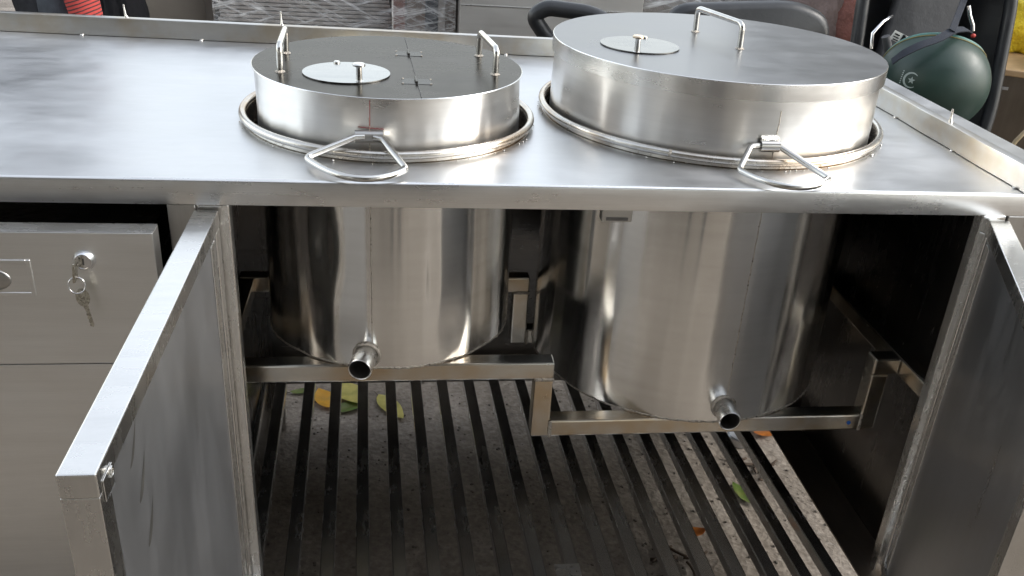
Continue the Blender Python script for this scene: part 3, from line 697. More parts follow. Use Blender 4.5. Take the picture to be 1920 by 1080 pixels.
# red marker lines on the small pot
bm = bmesh.new(); a0 = a_(P1, -0.0455, R1 - .002); rr = R1 - .002 + 0.0012
def onpot(a, z, c=P1, r=rr): return Vector((c[0] + r * math.cos(a), c[1] + r * math.sin(a), z))
for (aa, za, ab, zb2) in ((a0 + .0045, 0.8445, a0 + .0065, 0.880), (a0 - 0.075, 0.8427, a0 + 0.10, 0.8415)):
    k = 12; vs = []
    for i in range(k + 1):
        t = i / k; a = aa + (ab - aa) * t; z = za + (zb2 - za) * t + 0.0003 * math.sin(i * 3)
        if abs(ab - aa) < .05: vs.append((bm.verts.new(onpot(a - 0.0022, z)), bm.verts.new(onpot(a + 0.0022, z))))
        else: vs.append((bm.verts.new(onpot(a, z - .0005)), bm.verts.new(onpot(a, z + .0005))))
    for i in range(k): bm.faces.new((vs[i][0], vs[i][1], vs[i + 1][1], vs[i + 1][0]))
finish('marker_line', bm, M['marker'], pot1)
# spring-like weld behind the bright clip
Tube('clip_weld', [(0.500 + 0.026 * i / 60, 0.0915 + 0.003 * math.cos(i * 1.0) , 0.8440 + 0.0028 * math.sin(i * 1.05)) for i in range(61)], 0.0014, M['weld_bright'], pot2, 6)
own(pot1); own(pot2)

# ------------------------------------------------------------------ lids
def lid(c, R, z, skirt, mat, name_label, matside):
    root = Empty('pot_lid', (c[0], c[1], z - skirt), name_label, 'lid')
    bm = bmesh.new()
    prof = [(R - 0.0012, z - skirt), (R, z - skirt + 0.0004), (R, z - 0.0010), (R - 0.0003, z - 0.0003), (R - 0.0010, z)]
    lathe(bm, (c[0], c[1], 0), prof, 192, mat_of=lambda i: 1)
    lay = bm.loops.layers.uv['UVMap']
    top = [v_ for v_ in bm.verts if abs(v_.co.z - z) < 1e-6]
    rings = [top]; 
    # slightly dished, wavy top in concentric rings
    prev = top
    for k in range(1, 13):
        rr = (R - 0.0010) * (1 - k / 13.0)
        cur = []
        for v_ in top:
            a = math.atan2(v_.co.y - c[1], v_.co.x - c[0])
            x, y = c[0] + rr * math.cos(a), c[1] + rr * math.sin(a)
            wv = 0.0006 * noise.noise(Vector((x * 7, y * 7, R * 40))) * (1 - rr / R) ** .5
            cur.append(bm.verts.new((x, y, z + wv)))
        for i in range(len(top)):
            j = (i + 1) % len(top)
            f = bm.faces.new((prev[i], prev[j], cur[j], cur[i])); f.material_index = 0
            for l in f.loops: l[lay].uv = (l.vert.co.y, l.vert.co.x)
        prev = cur
    f = bm.faces.new(prev); f.material_index = 0
    for l in f.loops: l[lay].uv = (l.vert.co.y, l.vert.co.x)
    finish('lid_plate', bm, [mat, matside], root, 20, uv=None)
    return root
def grip(A, B, z, h, parent, r=0.0048, lean=(0, 0)):
    A, B = Vector((*A, z - 0.001)), Vector((*B, z - 0.001)); up_ = Vector((lean[0], lean[1], h - r))
    h_ = Tube('grip_handle', fillet([A, A + up_, B + up_, B], 0.011, 6), r, M['rod'], parent, 14)
    for P in (A, B):
        bm = bmesh.new(); lathe(bm, (P.x, P.y, z), [(0.0075, 0.0003), (0.0062, 0.0016), (0.0048, 0.0028)], 18)
        finish('foot_weld', bm, M['weld'], h_, 60, uv=None)
    return h_
def hatch(c, r, z, pivot, knob, parent, mat, knobmat):
    bm = bmesh.new(); zt = z + 0.0022
    vs = disc_faces(bm, c, r, zt, 72); lathe(bm, (c[0], c[1], 0), [(r, zt), (r, z + 0.0006)], 72); bmesh.ops.remove_doubles(bm, verts=bm.verts[:], dist=1e-6)
    h_ = finish('swivel_hatch', bm, mat, parent, 20, uv=None)
    bm = bmesh.new(); lathe(bm, (pivot[0], pivot[1], zt), [(0.0048, 0.0), (0.0048, 0.0018), (0.0036, 0.0028), (0.0, 0.0030)], 20); bmesh.ops.remove_doubles(bm, verts=bm.verts[:], dist=1e-6)
    finish('pivot_bolt', bm, M['weld_bright'], h_, 35, uv=None)
    bm = bmesh.new(); lathe(bm, (knob[0], knob[1], zt), [(0.0060, 0.0), (0.0044, 0.0012), (0.0040, 0.018), (0.0048, 0.0195), (0.0086, 0.0205), (0.0090, 0.0225), (0.0078, 0.0240), (0.0, 0.0243)], 28, mat_of=lambda i: 1 if i >= 3 else 0); bmesh.ops.remove_doubles(bm, verts=bm.verts[:], dist=1e-6)
    finish('knob', bm, [M['rod'], knobmat], h_, 35, uv=None)
Z1, Z2 = 0.8834, 0.9204
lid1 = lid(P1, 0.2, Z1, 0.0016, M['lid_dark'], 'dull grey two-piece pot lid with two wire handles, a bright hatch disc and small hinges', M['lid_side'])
grip((-0.1715, 0.215), (-0.1760, 0.333), Z1, 0.043, lid1, lean=(0.001, 0))
grip((0.1350, 0.244), (0.1200, 0.365), Z1, 0.043, lid1, lean=(0.001, 0))
hatch((-0.080, 0.2190), 0.0615, Z1, (-0.0965, 0.2730), (-0.0605, 0.1710), lid1, M['disc'], M['rod'])
def strip(bm, A, B, w, z, h=0.0006):
    A, B = Vector((*A, z)), Vector((*B, z)); d = (B - A).normalized(); s = Vector((-d.y, d.x, 0)) * w / 2
    v_ = [bm.verts.new(q) for q in (A - s, B - s, B + s, A + s)]; u_ = [bm.verts.new(q.co + Vector((0, 0, h))) for q in v_]
    bm.faces.new(u_)
    for i in range(4): bm.faces.new((v_[i], v_[(i + 1) % 4], u_[(i + 1) % 4], u_[i]))
bm = bmesh.new(); strip(bm, (0.0235, 0.0985), (0.0040, 0.4830), 0.0007, Z1 + 0.0009, 0.0003); finish('split_seam', bm, M['seam'], lid1)
for (hx, hy) in ((0.0185, 0.186), (0.0095, 0.360)):
    bm = bmesh.new(); box(bm, (hx - 0.0205, hy - 0.0150, Z1 - 0.002), (hx + 0.0205, hy + 0.0150, Z1 + 0.0005), 0.0002, 1)
    hg = finish('hinge', bm, M['hingeplate'], lid1)
    for sx, sy in ((-1, -1), (1, -1), (-1, 1), (1, 1)): blob('hinge_tack', (hx + sx * 0.0195, hy + sy * 0.0135, Z1 + 0.0006), (0.0018, 0.0018, 0.0009), M['weld'], hg)
    Tube('hinge_pin', [(hx, hy - 0.015, Z1 + 0.0028), (hx - 0.0015, hy + 0.015, Z1 + 0.0030)], 0.0018, M['hingeplate'], hg, 10)
own(lid1)
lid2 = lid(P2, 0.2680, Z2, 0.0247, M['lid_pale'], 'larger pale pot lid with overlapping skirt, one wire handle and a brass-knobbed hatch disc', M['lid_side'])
grip((0.498, 0.448), (0.533, 0.319), Z2, 0.045, lid2, lean=(-0.001, 0))
hatch((0.367, 0.3120), 0.0620, Z2, (0.3880, 0.3640), (0.3490, 0.2560), lid2, M['disc_dull'], M['brass'])
own(lid2)
own(counter)

# ------------------------------------------------------------------ fallen leaves and scraps on the ground
def leaf(loc, L, W, rot, curl, mat, label, stem=True, group=None, cat='leaf'):
    bm = bmesh.new(); n = 12; rows = []
    for i in range(n + 1):
        t = i / n; w = W * math.sin(PI * t ** 0.85) ** 0.8 * 0.5 + 0.0003
        z = 0.004 + curl * (4 * (t - .5) ** 2) 
        rows.append([bm.verts.new(((t - .5) * L, s * w, z + 0.25 * abs(s) * w + 0.001 * math.sin(t * 9 + s * 3))) for s in (-1, -.5, 0, .5, 1)])
    for i in range(n):
        for j in range(4): bm.faces.new((rows[i][j], rows[i + 1][j], rows[i + 1][j + 1], rows[i][j + 1]))
    ex = bmesh.ops.solidify(bm, geom=bm.faces[:], thickness=0.0005)
    bmesh.ops.transform(bm, matrix=Matrix.Rotation(rot, 4, 'Z'), verts=bm.verts[:])
    o = finish('fallen_leaf', bm, mat, None, 60); o.location = loc; tag(o, label, cat, group)
    if stem:
        d = Vector((math.cos(rot), math.sin(rot), 0))
        s_ = Tube('leaf_stem', [d * (-L / 2), d * (-L / 2 - 0.008) + Vector((0, 0, .002)), d * (-L / 2 - 0.022) + Vector((0, .003, .001))], 0.0008, M['twig'], o, 6)
        s_.location.z = 0.004
    return o
G = 'fallen leaves under the counter'
leaf((-0.1810, 0.806, GZ), 0.095, 0.052, 2.0, 0.006, M['leaf_gold'], 'deep golden fallen leaf under the small pot rail, leftmost of the yellow ones', group=G)
leaf((-0.1247, 0.821, GZ + 0.004), 0.115, 0.066, -0.9, 0.004, M['leaf_lime'], 'broad pale yellow fallen leaf just right of the golden leaf', group=G)
leaf((-0.1180, 0.772, GZ), 0.085, 0.040, 0.5, 0.004, M['leaf_green'], 'dark green fallen leaf half under the broad pale yellow leaf', group=G)
leaf((-0.0240, 0.765, GZ), 0.120, 0.046, -1.05, 0.006, M['leaf_lime'], 'narrow yellow-green fallen leaf lying alone under the grate', group=G)
leaf((-0.2380, 0.843, GZ), 0.060, 0.022, 0.1, 0.003, M['leaf_green'], 'small green fallen leaf by the back edge of the grate', group=G)
leaf((0.7426, 0.404, GZ), 0.080, 0.034, 1.9, 0.006, M['leaf_green'], 'olive fallen leaf between the bars below the right end of the grate', group=G)
leaf((0.8800, 0.634, GZ), 0.080, 0.050, 0.4, 0.010, M['leaf_orange'], 'bright orange fallen leaf beyond the large pot drain pipe', group=G)
leaf((0.6012, 0.289, GZ), 0.044, 0.026, 0.2, 0.008, M['leaf_orange'], 'small rusty orange leaf scrap below the middle of the grate', stem=False, group=G)
# jar cap seen past the rail
bm = bmesh.new(); lathe(bm, (0, 0, 0), [(0.026, 0.0), (0.030, 0.002), (0.030, 0.020), (0.026, 0.023), (0.020, 0.0215), (0.0, 0.021)], 36)
o = finish('jar_cap', bm, M['alu'], None, 40, uv=None); o.location = (0.801, 0.603, GZ); tag(o, 'pale metal jar cap lying on the ground beyond the large pot drain', 'cap')
bm = bmesh.new(); gr = random.Random(77)
for i in range(900):
    x, y = gr.uniform(-0.35, 1.05), gr.uniform(0.05, 0.95); r0 = gr.choice((0.0012, 0.0016, 0.0024, 0.0034))
    bmesh.ops.create_icosphere(bm, subdivisions=1, radius=r0, matrix=Matrix.Translation((x, y, GZ + r0 * 0.5)) @ Matrix.Rotation(gr.uniform(0, 6), 4, 'Z') @ Matrix.Diagonal((gr.uniform(.8, 1.6), 1, .6, 1)))
grit = finish('grit', bm, plain('grit_stone', (0.10, 0.085, 0.07), 0.9, 0, 0.5, 30, 0)); grit['kind'] = 'stuff'; grit['label'] = 'loose grit and crumbs scattered on the concrete under the grate'; grit['category'] = 'grit'
# dark twig clusters
for (x, y, lab) in ((0.802, 0.506, 'dark tangled twig lying across the bars gap near the olive leaf'), (0.5415, 0.2256, 'dark twig scrap on the ground near the front of the grate')):
    bm = bmesh.new(); r_ = random.Random(int(x * 1000))
    for k in range(9):
        p = Vector((r_.uniform(-.02, .02), r_.uniform(-.03, .03), 0.006)); pts = [p]
        d = Vector((r_.uniform(-1, 1), r_.uniform(-1, 1), 0)).normalized()
        for i in range(5): d = (d + Vector((r_.uniform(-.5, .5), r_.uniform(-.5, .5), r_.uniform(-.1, .15)))).normalized(); p = p + d * 0.011; p.z = max(.004, p.z); pts.append(p)
        tube(bm, pts, 0.0028, 6)
    o = finish('dry_twig', bm, M['twig'], None, 180, uv=None); o.location = (x, y, GZ); tag(o, lab, 'twig')

# ------------------------------------------------------------------ things standing behind the counter
STAND = True
def surf(name, A, B, C_, D_, nx, nz, fn, mat, parent, th=0.0):
    bm = bmesh.new(); rows = []
    A, B, C_, D_ = map(Vector, (A, B, C_, D_))
    for i in range(nx + 1):
        row = []
        for j in range(nz + 1):
            s, t = i / nx, j / nz
            p = (A * (1 - s) + B * s) * (1 - t) + (D_ * (1 - s) + C_ * s) * t
            row.append(bm.verts.new(p + fn(s, t)))
        rows.append(row)
    for i in range(nx):
        for j in range(nz): bm.faces.new((rows[i][j], rows[i + 1][j], rows[i + 1][j + 1], rows[i][j + 1]))
    if th: bmesh.ops.solidify(bm, geom=bm.faces[:], thickness=th)
    return finish(name, bm, mat, parent, 180)
def crinkle(seed, amp):
    def f(s, t):
        q = Vector((s * 9 + seed, t * 14, seed)); return Vector((0, -abs(noise.noise(q)) * amp - amp * .2 * noise.noise(q * 3), 0))
    return f
# stack of folded cardboard, wrapped in film
st = Empty('cardboard_stack', (-0.33, 2.6, GZ), 'tall stack of flat cardboard sheets wrapped in clear stretch film behind the counter', 'cardboard stack')
z = 0.12; r_ = random.Random(3); k = 0
Box('pallet', (-0.63, 2.33, 0.0), (-0.035, 2.90, 0.118), M['wood'], st, 0.004, 0)
card_mesh = None
while z < 0.99:
    x0 = r_.uniform(-0.006, 0.006); y0 = r_.uniform(-0.005, 0.004)
    if card_mesh is None:
        STAND = False; bm = bmesh.new(); box(bm, (-0.300, -0.27, 0), (0.300, 0.27, 0.0105), 0.0015, 1); card_mesh = finish('cardboard_sheet', bm, M['card'], st); o = card_mesh; STAND = True
    else:
        o = card_mesh.copy(); col.objects.link(o); o.parent = st
    o.location = (-0.335 + x0, 2.61 + y0, z); o.rotation_euler = (0, 0, r_.uniform(-.01, .01)); z += 0.0140; k += 1
surf('stretch_film', (-0.645, 2.305, 0.1), (-0.025, 2.305, 0.1), (-0.025, 2.305, 1.02), (-0.645, 2.305, 1.02), 90, 120, crinkle(2, 0.016), M['film'], st)
own(st)
# brown crate with dark blue strip, wrapped in film
cr = Empty('wrapped_crate', (0.09, 2.5, GZ), 'brown wooden crate with a dark blue strip wrapped in film, right of the cardboard stack', 'crate')
Box('crate_body', (0.022, 2.27, 0.0), (0.195, 2.80, 1.02), M['wood'], cr, 0.004, 2)
Box('crate_post', (-0.022, 2.255, 0.0), (0.020, 2.80, 1.02), M['burgundy'], cr, 0.004, 2)
Box('blue_strip', (0.090, 2.260, 0.0), (0.134, 2.2695, 1.02), M['strap'], cr, 0.002, 2)
Box('edge_board', (0.136, 2.250, 0.0), (0.160, 2.2695, 1.02), M['card'], cr, 0.002, 2)
surf('stretch_film', (-0.026, 2.235, 0.1), (0.196, 2.235, 0.1), (0.196, 2.235, 1.02), (-0.026, 2.235, 1.02), 40, 120, crinkle(11, 0.012), M['film'], cr)
own(cr)
# pale steel box
Rb = Matrix.Translation((0.52, 2.11, 0)) @ Matrix.Rotation(math.radians(-1), 4, 'Z') @ Matrix.Rotation(math.radians(-0.0), 4, 'Y')
sb = Empty('steel_box', (0.52, 2.3, GZ), 'plain warm grey stainless steel box with a folded seam behind the black armrest', 'steel box')
Box('box_body', (-0.318, 0.0, 0.0), (0.318, 0.42, 1.0), M['backsteel'], sb, 0.003, 0, xf=Rb)
Box('box_fold', (-0.318, -0.0020, 0.668), (0.318, -0.0002, 0.672), M['tube'], sb, 0.0004, 0, xf=Rb)
own(sb)
# bundle wrapped in film right of the steel box
bd = Empty('film_bundle', (1.2, 2.6, GZ), 'crumpled film-wrapped bundle standing behind the larger pot lid', 'bundle')
Box('bundle_core', (0.92, 2.42, 0.0), (1.560, 2.85, 1.0), M['card'], bd, 0.02, 0)
surf('stretch_film', (0.905, 2.385, 0.1), (1.575, 2.385, 0.1), (1.575, 2.385, 1.02), (0.905, 2.385, 1.02), 120, 140, crinkle(23, 0.035), M['film'], bd)
own(bd)
# tan box and grey post at the left
o = Box('tan_box', (-0.125, -0.2, 0.0), (0.125, 0.25, 0.95), M['card_tan'], None, 0.004, 2); o.location = (-0.80, 2.62, 0); tag(o, 'plain tan cardboard box left of the film-wrapped cardboard stack', 'box')
o = Box('dark_post', (-0.022, -0.03, 0.0), (0.010, 0.02, 1.2), M['jamb'], None, 0.003, 2); o.location = (-0.655, 2.37, 0); tag(o, 'narrow grey post between the tan box and the cardboard stack', 'post')
def sack(name, loc, s, mat, label, seed, cat):
    bm = bmesh.new(); bmesh.ops.create_icosphere(bm, subdivisions=5, radius=1)
    global STAND
    STAND = False
    for v_ in bm.verts:
        q = v_.co.copy(); v_.co *= 1 + 0.16 * noise.noise(q * 2.2 + Vector((seed, 0, 0))) + 0.10 * abs(noise.noise(q * 5 + Vector((0, seed, 0)))) + 0.04 * noise.noise(q * 12)
        v_.co = Vector((v_.co.x * s[0], v_.co.y * s[1], max(v_.co.z, -0.97) * s[2]))
    o = finish(name, bm, mat, None, 180); o.location = loc; STAND = True; return tag(o, label, cat)
sack('brown_sack', (-1.03, 2.75, 0.401), (0.17, 0.16, 0.475), M['mauve'], 'brown sack slumped beside the tan cardboard box', 4, 'sack')
sack('black_sack', (-0.93, 2.25, 0.362), (0.085, 0.12, 0.435), M['black_matt'], 'black bag standing right of the striped sleeve', 9, 'bag')
sack('mauve_sack', (1.50, 2.2, 0.440), (0.13, 0.13, 0.515), M['mauve'], 'mauve-brown sack between the black chairs', 14, 'sack')
sack('red_sack', (1.62, 2.2, 0.343), (0.17, 0.16, 0.415), M['burgundy'], 'dark red sack low behind the two black chairs', 19, 'sack')
sack('yellow_bag', (1.84, 1.58, 0.835), (0.19, 0.20, 0.165), M['yellow'], 'bright yellow crumpled plastic bag on the brown steel cabinet', 25, 'plastic bag')

# brown steel cabinet at the right
cb = Empty('steel_cabinet', (1.95, 1.5, GZ), 'dark brown brushed steel cabinet with heat-stained top at the right edge', 'cabinet')
Rc = Matrix.Translation((1.585, 1.250, 0)) @ Matrix.Rotation(math.radians(-28), 4, 'Z')
Box('cabinet_body', (0, 0, 0.0), (0.60, 0.70, 0.700), M['darksteel'], cb, 0.003, 2, xf=Rc)
Box('cabinet_top', (-0.02, -0.02, 0.7005), (0.62, 0.72, 0.718), M['rust'], cb, 0.003, 0, xf=Rc)
Box('pale_latch', (0.05, -0.003, 0.660), (0.085, -0.0003, 0.668), M['alu'], cb, 0.0005, 0, xf=Rc)
own(cb)
o = Tube('power_cable', [(1.58, 1.16, 0.006), (1.60, 1.14, 0.25), (1.615, 1.12, 0.42), (1.65, 1.10, 0.55), (1.70, 1.10, 0.62), (1.74, 1.14, 0.70), (1.78, 1.2, 0.725)], 0.006, M['cable'], None, 10); tag(o, 'beige cable hanging in front of the brown steel cabinet', 'cable')

# black armchair behind the large pot
ch = Empty('armchair', (0.72, 1.05, GZ), 'black plastic armchair with a looped armrest behind the larger pot', 'chair')
loopp = fillet([(0.515, 0.98, 0.805), (0.437, 1.02, 0.846), (0.332, 1.05, 0.850), (0.302, 1.055, 0.828), (0.345, 1.055, 0.772), (0.400, 1.02, 0.760), (0.48, 0.99, 0.785)], 0.03, 6, closed=True)
bm = bmesh.new(); tube(bm, loopp, 0.0185, 14, closed=True); finish('armrest', bm, M['black'], ch, 180, uv=None)
Tube('arm_post', [(0.385, 1.03, 0.770), (0.40, 1.06, 0.60), (0.43, 1.10, 0.44)], 0.018, M['black'], ch, 12)
def slab(name, pts2, y0, th, mat, parent, bend=0.0, xf=None):
    """rounded outline in XZ with thickness along Y"""
    bm = bmesh.new(); pts_ = fillet([(x, 0, z) for x, z in pts2], 0.05, 6, closed=True)
    cx_ = sum(p.x for p in pts_) / len(pts_); cz_ = sum(p.z for p in pts_) / len(pts_)
    rings = []
    for (k, yy) in ((0.90, 0.0), (0.97, 0.12), (1.0, 0.5), (0.97, 0.88), (0.90, 1.0)):
        rings.append([bm.verts.new((cx_ + (p.x - cx_) * k, y0 + th * yy + bend * ((p.x - cx_) * 2) ** 2, cz_ + (p.z - cz_) * k)) for p in pts_])
    for a, b_ in zip(rings, rings[1:]):
        for i in range(len(pts_)): j = (i + 1) % len(pts_); bm.faces.new((a[i], a[j], b_[j], b_[i]))
    for R_ in (rings[0], rings[-1]):
        c0 = bm.verts.new((cx_, R_[0].co.y if not bend else R_[0].co.y - bend * .6, cz_))
        for i in range(len(pts_)): bm.faces.new((R_[i], R_[(i + 1) % len(pts_)], c0))
    if xf is not None: bmesh.ops.transform(bm, matrix=xf, verts=bm.verts[:])
    return finish(name, bm, mat, parent, 60)
slab('backrest', [(0.53, 0.50), (0.985, 0.50), (0.992, 0.870), (0.90, 0.905), (0.60, 0.885)], 0.95, 0.05, M['black'], ch, 0.0)
Box('seat', (0.48, 1.00, 0.43), (1.00, 1.45, 0.47), M['black'], ch, 0.018, 0)
for (x, y) in ((0.52, 1.05), (0.96, 1.05), (0.52, 1.41), (0.96, 1.41)): Tube('leg', [(x, y, 0.44), (x + (.02 if x > .7 else -.02), y, 0.0)], 0.014, M['black'], ch, 10)
own(ch)

# black bucket chair at the right with the helmet lying in it
bc = Empty('bucket_chair', (1.30, 1.0, GZ), 'black high-backed bucket chair with grey back pad and white label, holding the helmet', 'chair')
bm = bmesh.new(); rows = []
Nn, Mm = 28, 22
for i in range(Nn + 1):
    s = -1 + 2 * i / Nn; row = []
    for j in range(Mm + 1):
        t = j / Mm; z = 0.46 + 0.60 * t
        halfw = 0.195 * (1 - 0.0 * t) * (1 - max(0, (t - .72) / .28) ** 2.2 * 0.55) * (0.86 + .14 * min(1, t * 3))
        x = 1.300 + s * halfw; y = 1.135 - 0.14 * abs(s) ** 2.5 + 0.10 * t
        row.append(bm.verts.new((x, y, z)))
    rows.append(row)
for i in range(Nn):
    for j in range(Mm): bm.faces.new((rows[i][j], rows[i + 1][j], rows[i + 1][j + 1], rows[i][j + 1]))
bmesh.ops.solidify(bm, geom=bm.faces[:], thickness=-0.022)
finish('back_shell', bm, M['black'], bc, 60)
edge = [tuple(rows_) for rows_ in ()]
rim = []
for j in range(Mm + 1):
    t = j / Mm; hw = 0.195 * (1 - max(0, (t - .72) / .28) ** 2.2 * 0.55) * (0.86 + .14 * min(1, t * 3)); rim.append((1.300 - hw, 0.990 + 0.10 * t, 0.46 + .6 * t))
rim2 = [(2.6 - p[0], p[1], p[2]) for p in reversed(rim)]
Tube('shell_rim', fillet(rim + rim2, 0.02, 2), 0.016, M['black'], bc, 12)
slab('back_pad', [(1.165, 0.55), (1.395, 0.55), (1.385, 1.0), (1.215, 1.0)], 1.085, 0.03, M['greypad'], bc)
Box('seat', (1.12, 0.66, 0.55), (1.48, 1.10, 0.60), M['black'], bc, 0.02, 0)
for (x, y) in ((1.15, 0.70), (1.45, 0.70), (1.15, 1.1), (1.45, 1.1)): Tube('leg', [(x, y, 0.56), (x, y, 0.0)], 0.013, M['alu'], bc, 10)
Tube('chrome_bar', [(1.112, 0.985, 0.800), (1.110, 0.99, 0.835), (1.135, 1.0, 0.862), (1.17, 1.03, 0.87)], 0.0040, M['chrome'], bc, 10)
# white label with bars of small print
Ml = Matrix.Translation((1.178, 0.975, 0.828)) @ Matrix.Rotation(math.radians(20), 4, 'Y') @ Matrix.Rotation(math.radians(12), 4, 'X')
lb = Box('warning_label', (-0.028, -0.001, -0.011), (0.028, 0.0003, 0.011), M['white'], bc, 0, 0, xf=Ml)
bm = bmesh.new()
for (x0, x1, z0, z1) in ((-0.024, -0.010, 0.003, 0.006), (-0.024, -0.008, -0.003, -0.0005), (-0.020, -0.006, -0.009, -0.0065), (-0.003, 0.004, -0.004, 0.011), (0.004, 0.010, 0.003, 0.008), (0.016, 0.018, -0.006, 0.009), (0.010, 0.024, -0.011, -0.008)):
    box(bm, (x0, -0.0016, z0), (x1, -0.0011, z1))
bmesh.ops.transform(bm, matrix=Ml, verts=bm.verts[:]); finish('label_print', bm, M['black_matt'], lb)
Tube('back_strut', [(1.185, 0.98, 0.75), (1.150, 0.96, 0.79), (1.128, 0.96, 0.835)], 0.010, M['greypad'], bc, 10)
own(bc)

# green half-shell helmet
STAND = False
HC = Vector((1.210, 0.855, 0.755)); hr = Vector((0.126, 0.120, 0.112))
hm = Empty('helmet', HC, 'matt green half-shell motorcycle helmet with crescent and star emblem lying in the chair', 'helmet')
Rh = Matrix.Rotation(math.radians(18), 4, 'Y') @ Matrix.Rotation(math.radians(-50), 4, 'X')
def dome(u, v_):                                  # u azimuth, v_ polar angle measured from the crown (pointing down)
    return Vector((hr.x * math.sin(v_) * math.cos(u), hr.y * math.sin(v_) * math.sin(u), -hr.z * math.cos(v_)))
VMAX = 2.02
def rimv(u): return VMAX + 0.10 * math.cos(u * 2)
bm = bmesh.new(); rows = []
for i in range(30):
    row = []
    for j in range(72):
        u = 2 * PI * j / 72; p = dome(u, 0.001 + rimv(u) * i / 29); row.append(bm.verts.new(HC + Rh @ p))
    rows.append(row)
for i in range(29):
    for j in range(72): bm.faces.new((rows[i][j], rows[i][(j + 1) % 72], rows[i + 1][(j + 1) % 72], rows[i + 1][j]))
inner = [[bm.verts.new(HC + (v_.co - HC) * 0.93) for v_ in row] for row in rows]
# inner liner as its own part
finish('shell', bm, M['helmet'], hm, 180)
bm = bmesh.new(); rows2 = []
for i in range(20):
    rows2.append([bm.verts.new(HC + Rh @ (dome(2 * PI * j / 72, 0.3 + (rimv(2 * PI * j / 72) - 0.3) * i / 19) * 0.93)) for j in range(72)])
for i in range(19):
    for j in range(72): bm.faces.new((rows2[i][j], rows2[i + 1][j], rows2[i + 1][(j + 1) % 72], rows2[i][(j + 1) % 72]))
finish('liner', bm, M['teal'], hm, 180)
Tube('rim_trim', [HC + Rh @ (dome(2 * PI * j / 72, rimv(2 * PI * j / 72)) * 0.975) for j in range(72)], 0.0058, M['teal'], hm, 10, closed=True)
Tube('piping', [HC + Rh @ (dome(2 * PI * j / 72, rimv(2 * PI * j / 72) - 0.085) * 1.004) for j in range(72)], 0.0016, M['olive'], hm, 8, closed=True)
# emblem: crescent and star laid on the shell, towards the camera
ec = Vector((1.084, 0.762, 0.781)); camp = Vector((-0.0087, -1.1092, 1.2064))
inv = Rh.inverted()
dl = (inv @ (ec - HC)); 
dl = Vector((dl.x / hr.x, dl.y / hr.y, dl.z / hr.z)).normalized()
nrm = Vector((dl.x / hr.x, dl.y / hr.y, dl.z / hr.z)).normalized()
upv = inv @ Vector((0.1, 0, 1)); tx = upv.cross(nrm).normalized(); ty = nrm.cross(tx)
def em(x, y, lift=1.004):
    base = Vector((dl.x * hr.x, dl.y * hr.y, dl.z * hr.z)) + tx * x + ty * y
    q = Vector((base.x / hr.x, base.y / hr.y, base.z / hr.z)).normalized() * lift
    return HC + Rh @ Vector((q.x * hr.x, q.y * hr.y, q.z * hr.z))
bm = bmesh.new()
k = 26; A = []; B = []
for i in range(k + 1):
    t = math.radians(48) + math.radians(264) * i / k; w_ = 0.0042 * math.sin(PI * (0.12 + .76 * i / k)) + 0.0003
    A.append(bm.verts.new(em(0.0175 * math.cos(t), 0.0175 * math.sin(t)))); B.append(bm.verts.new(em((0.0175 - w_) * math.cos(t) + .0006, (0.0175 - w_) * math.sin(t))))
for i in range(k): bm.faces.new((A[i], A[i + 1], B[i + 1], B[i]))
star = [bm.verts.new(em((0.0085 if i % 2 == 0 else 0.0036) * math.sin(2 * PI * i / 10) + 0.002, (0.0085 if i % 2 == 0 else 0.0036) * math.cos(2 * PI * i / 10))) for i in range(10)]
cst = bm.verts.new(em(0.002, 0))
for i in range(10): bm.faces.new((star[i], star[(i + 1) % 10], cst))
for i in range(7):                                       # tiny lettering dashes beside the crescent
    y = 0.014 - 0.0045 * i; vs = [bm.verts.new(em(x_, y_)) for x_, y_ in ((-0.0235, y), (-0.0205, y), (-0.0205, y + 0.0026), (-0.0235, y + 0.0026))]; bm.faces.new(vs)
finish('emblem', bm, M['decal'], hm, 180, recalc=False)
# chin strap over the opening, with buckle
def band(name, pts, w, th, mat, parent, wdir):
    bm = bmesh.new(); rows = []
    pts = [Vector(p) for p in pts]
    for i, p in enumerate(pts):
        t = (pts[min(i + 1, len(pts) - 1)] - pts[max(i - 1, 0)]).normalized(); s = t.cross(Vector(wdir)).normalized(); q = s.cross(t)
        rows.append([bm.verts.new(p + s * a * w / 2 + q * b_ * th / 2) for a, b_ in ((-1, -1), (1, -1), (1, 1), (-1, 1))])
    for i in range(len(pts) - 1):
        for j in range(4): bm.faces.new((rows[i][j], rows[i][(j + 1) % 4], rows[i + 1][(j + 1) % 4], rows[i + 1][j]))
    bm.faces.new(rows[0]); bm.faces.new(rows[-1])
    return finish(name, bm, mat, parent, 50)
band('chin_strap', fillet([(1.055, 0.775, 0.815), (1.068, 0.762, 0.836), (1.100, 0.758, 0.856), (1.142, 0.765, 0.869), (1.190, 0.79, 0.886), (1.250, 0.84, 0.880), (1.285, 0.88, 0.868)], 0.02, 4), 0.018, 0.003, M['strap'], hm, (0, -0.5, 1))
band('chin_strap', fillet([(1.180, 0.782, 0.885), (1.205, 0.815, 0.915), (1.225, 0.84, 0.942), (1.235, 0.85, 0.98)], 0.02, 4), 0.014, 0.003, M['strap'], hm, (0, -0.8, .6))
bk = Tube('buckle', [(1.262, 0.875, 0.925), (1.268, 0.870, 0.905), (1.280, 0.868, 0.885), (1.284, 0.868, 0.872)], 0.0045, M['chrome'], hm, 8)
blob('buckle_button', (1.287, 0.866, 0.862), (0.006, 0.005, 0.005), M['red'], bk)
own(hm)

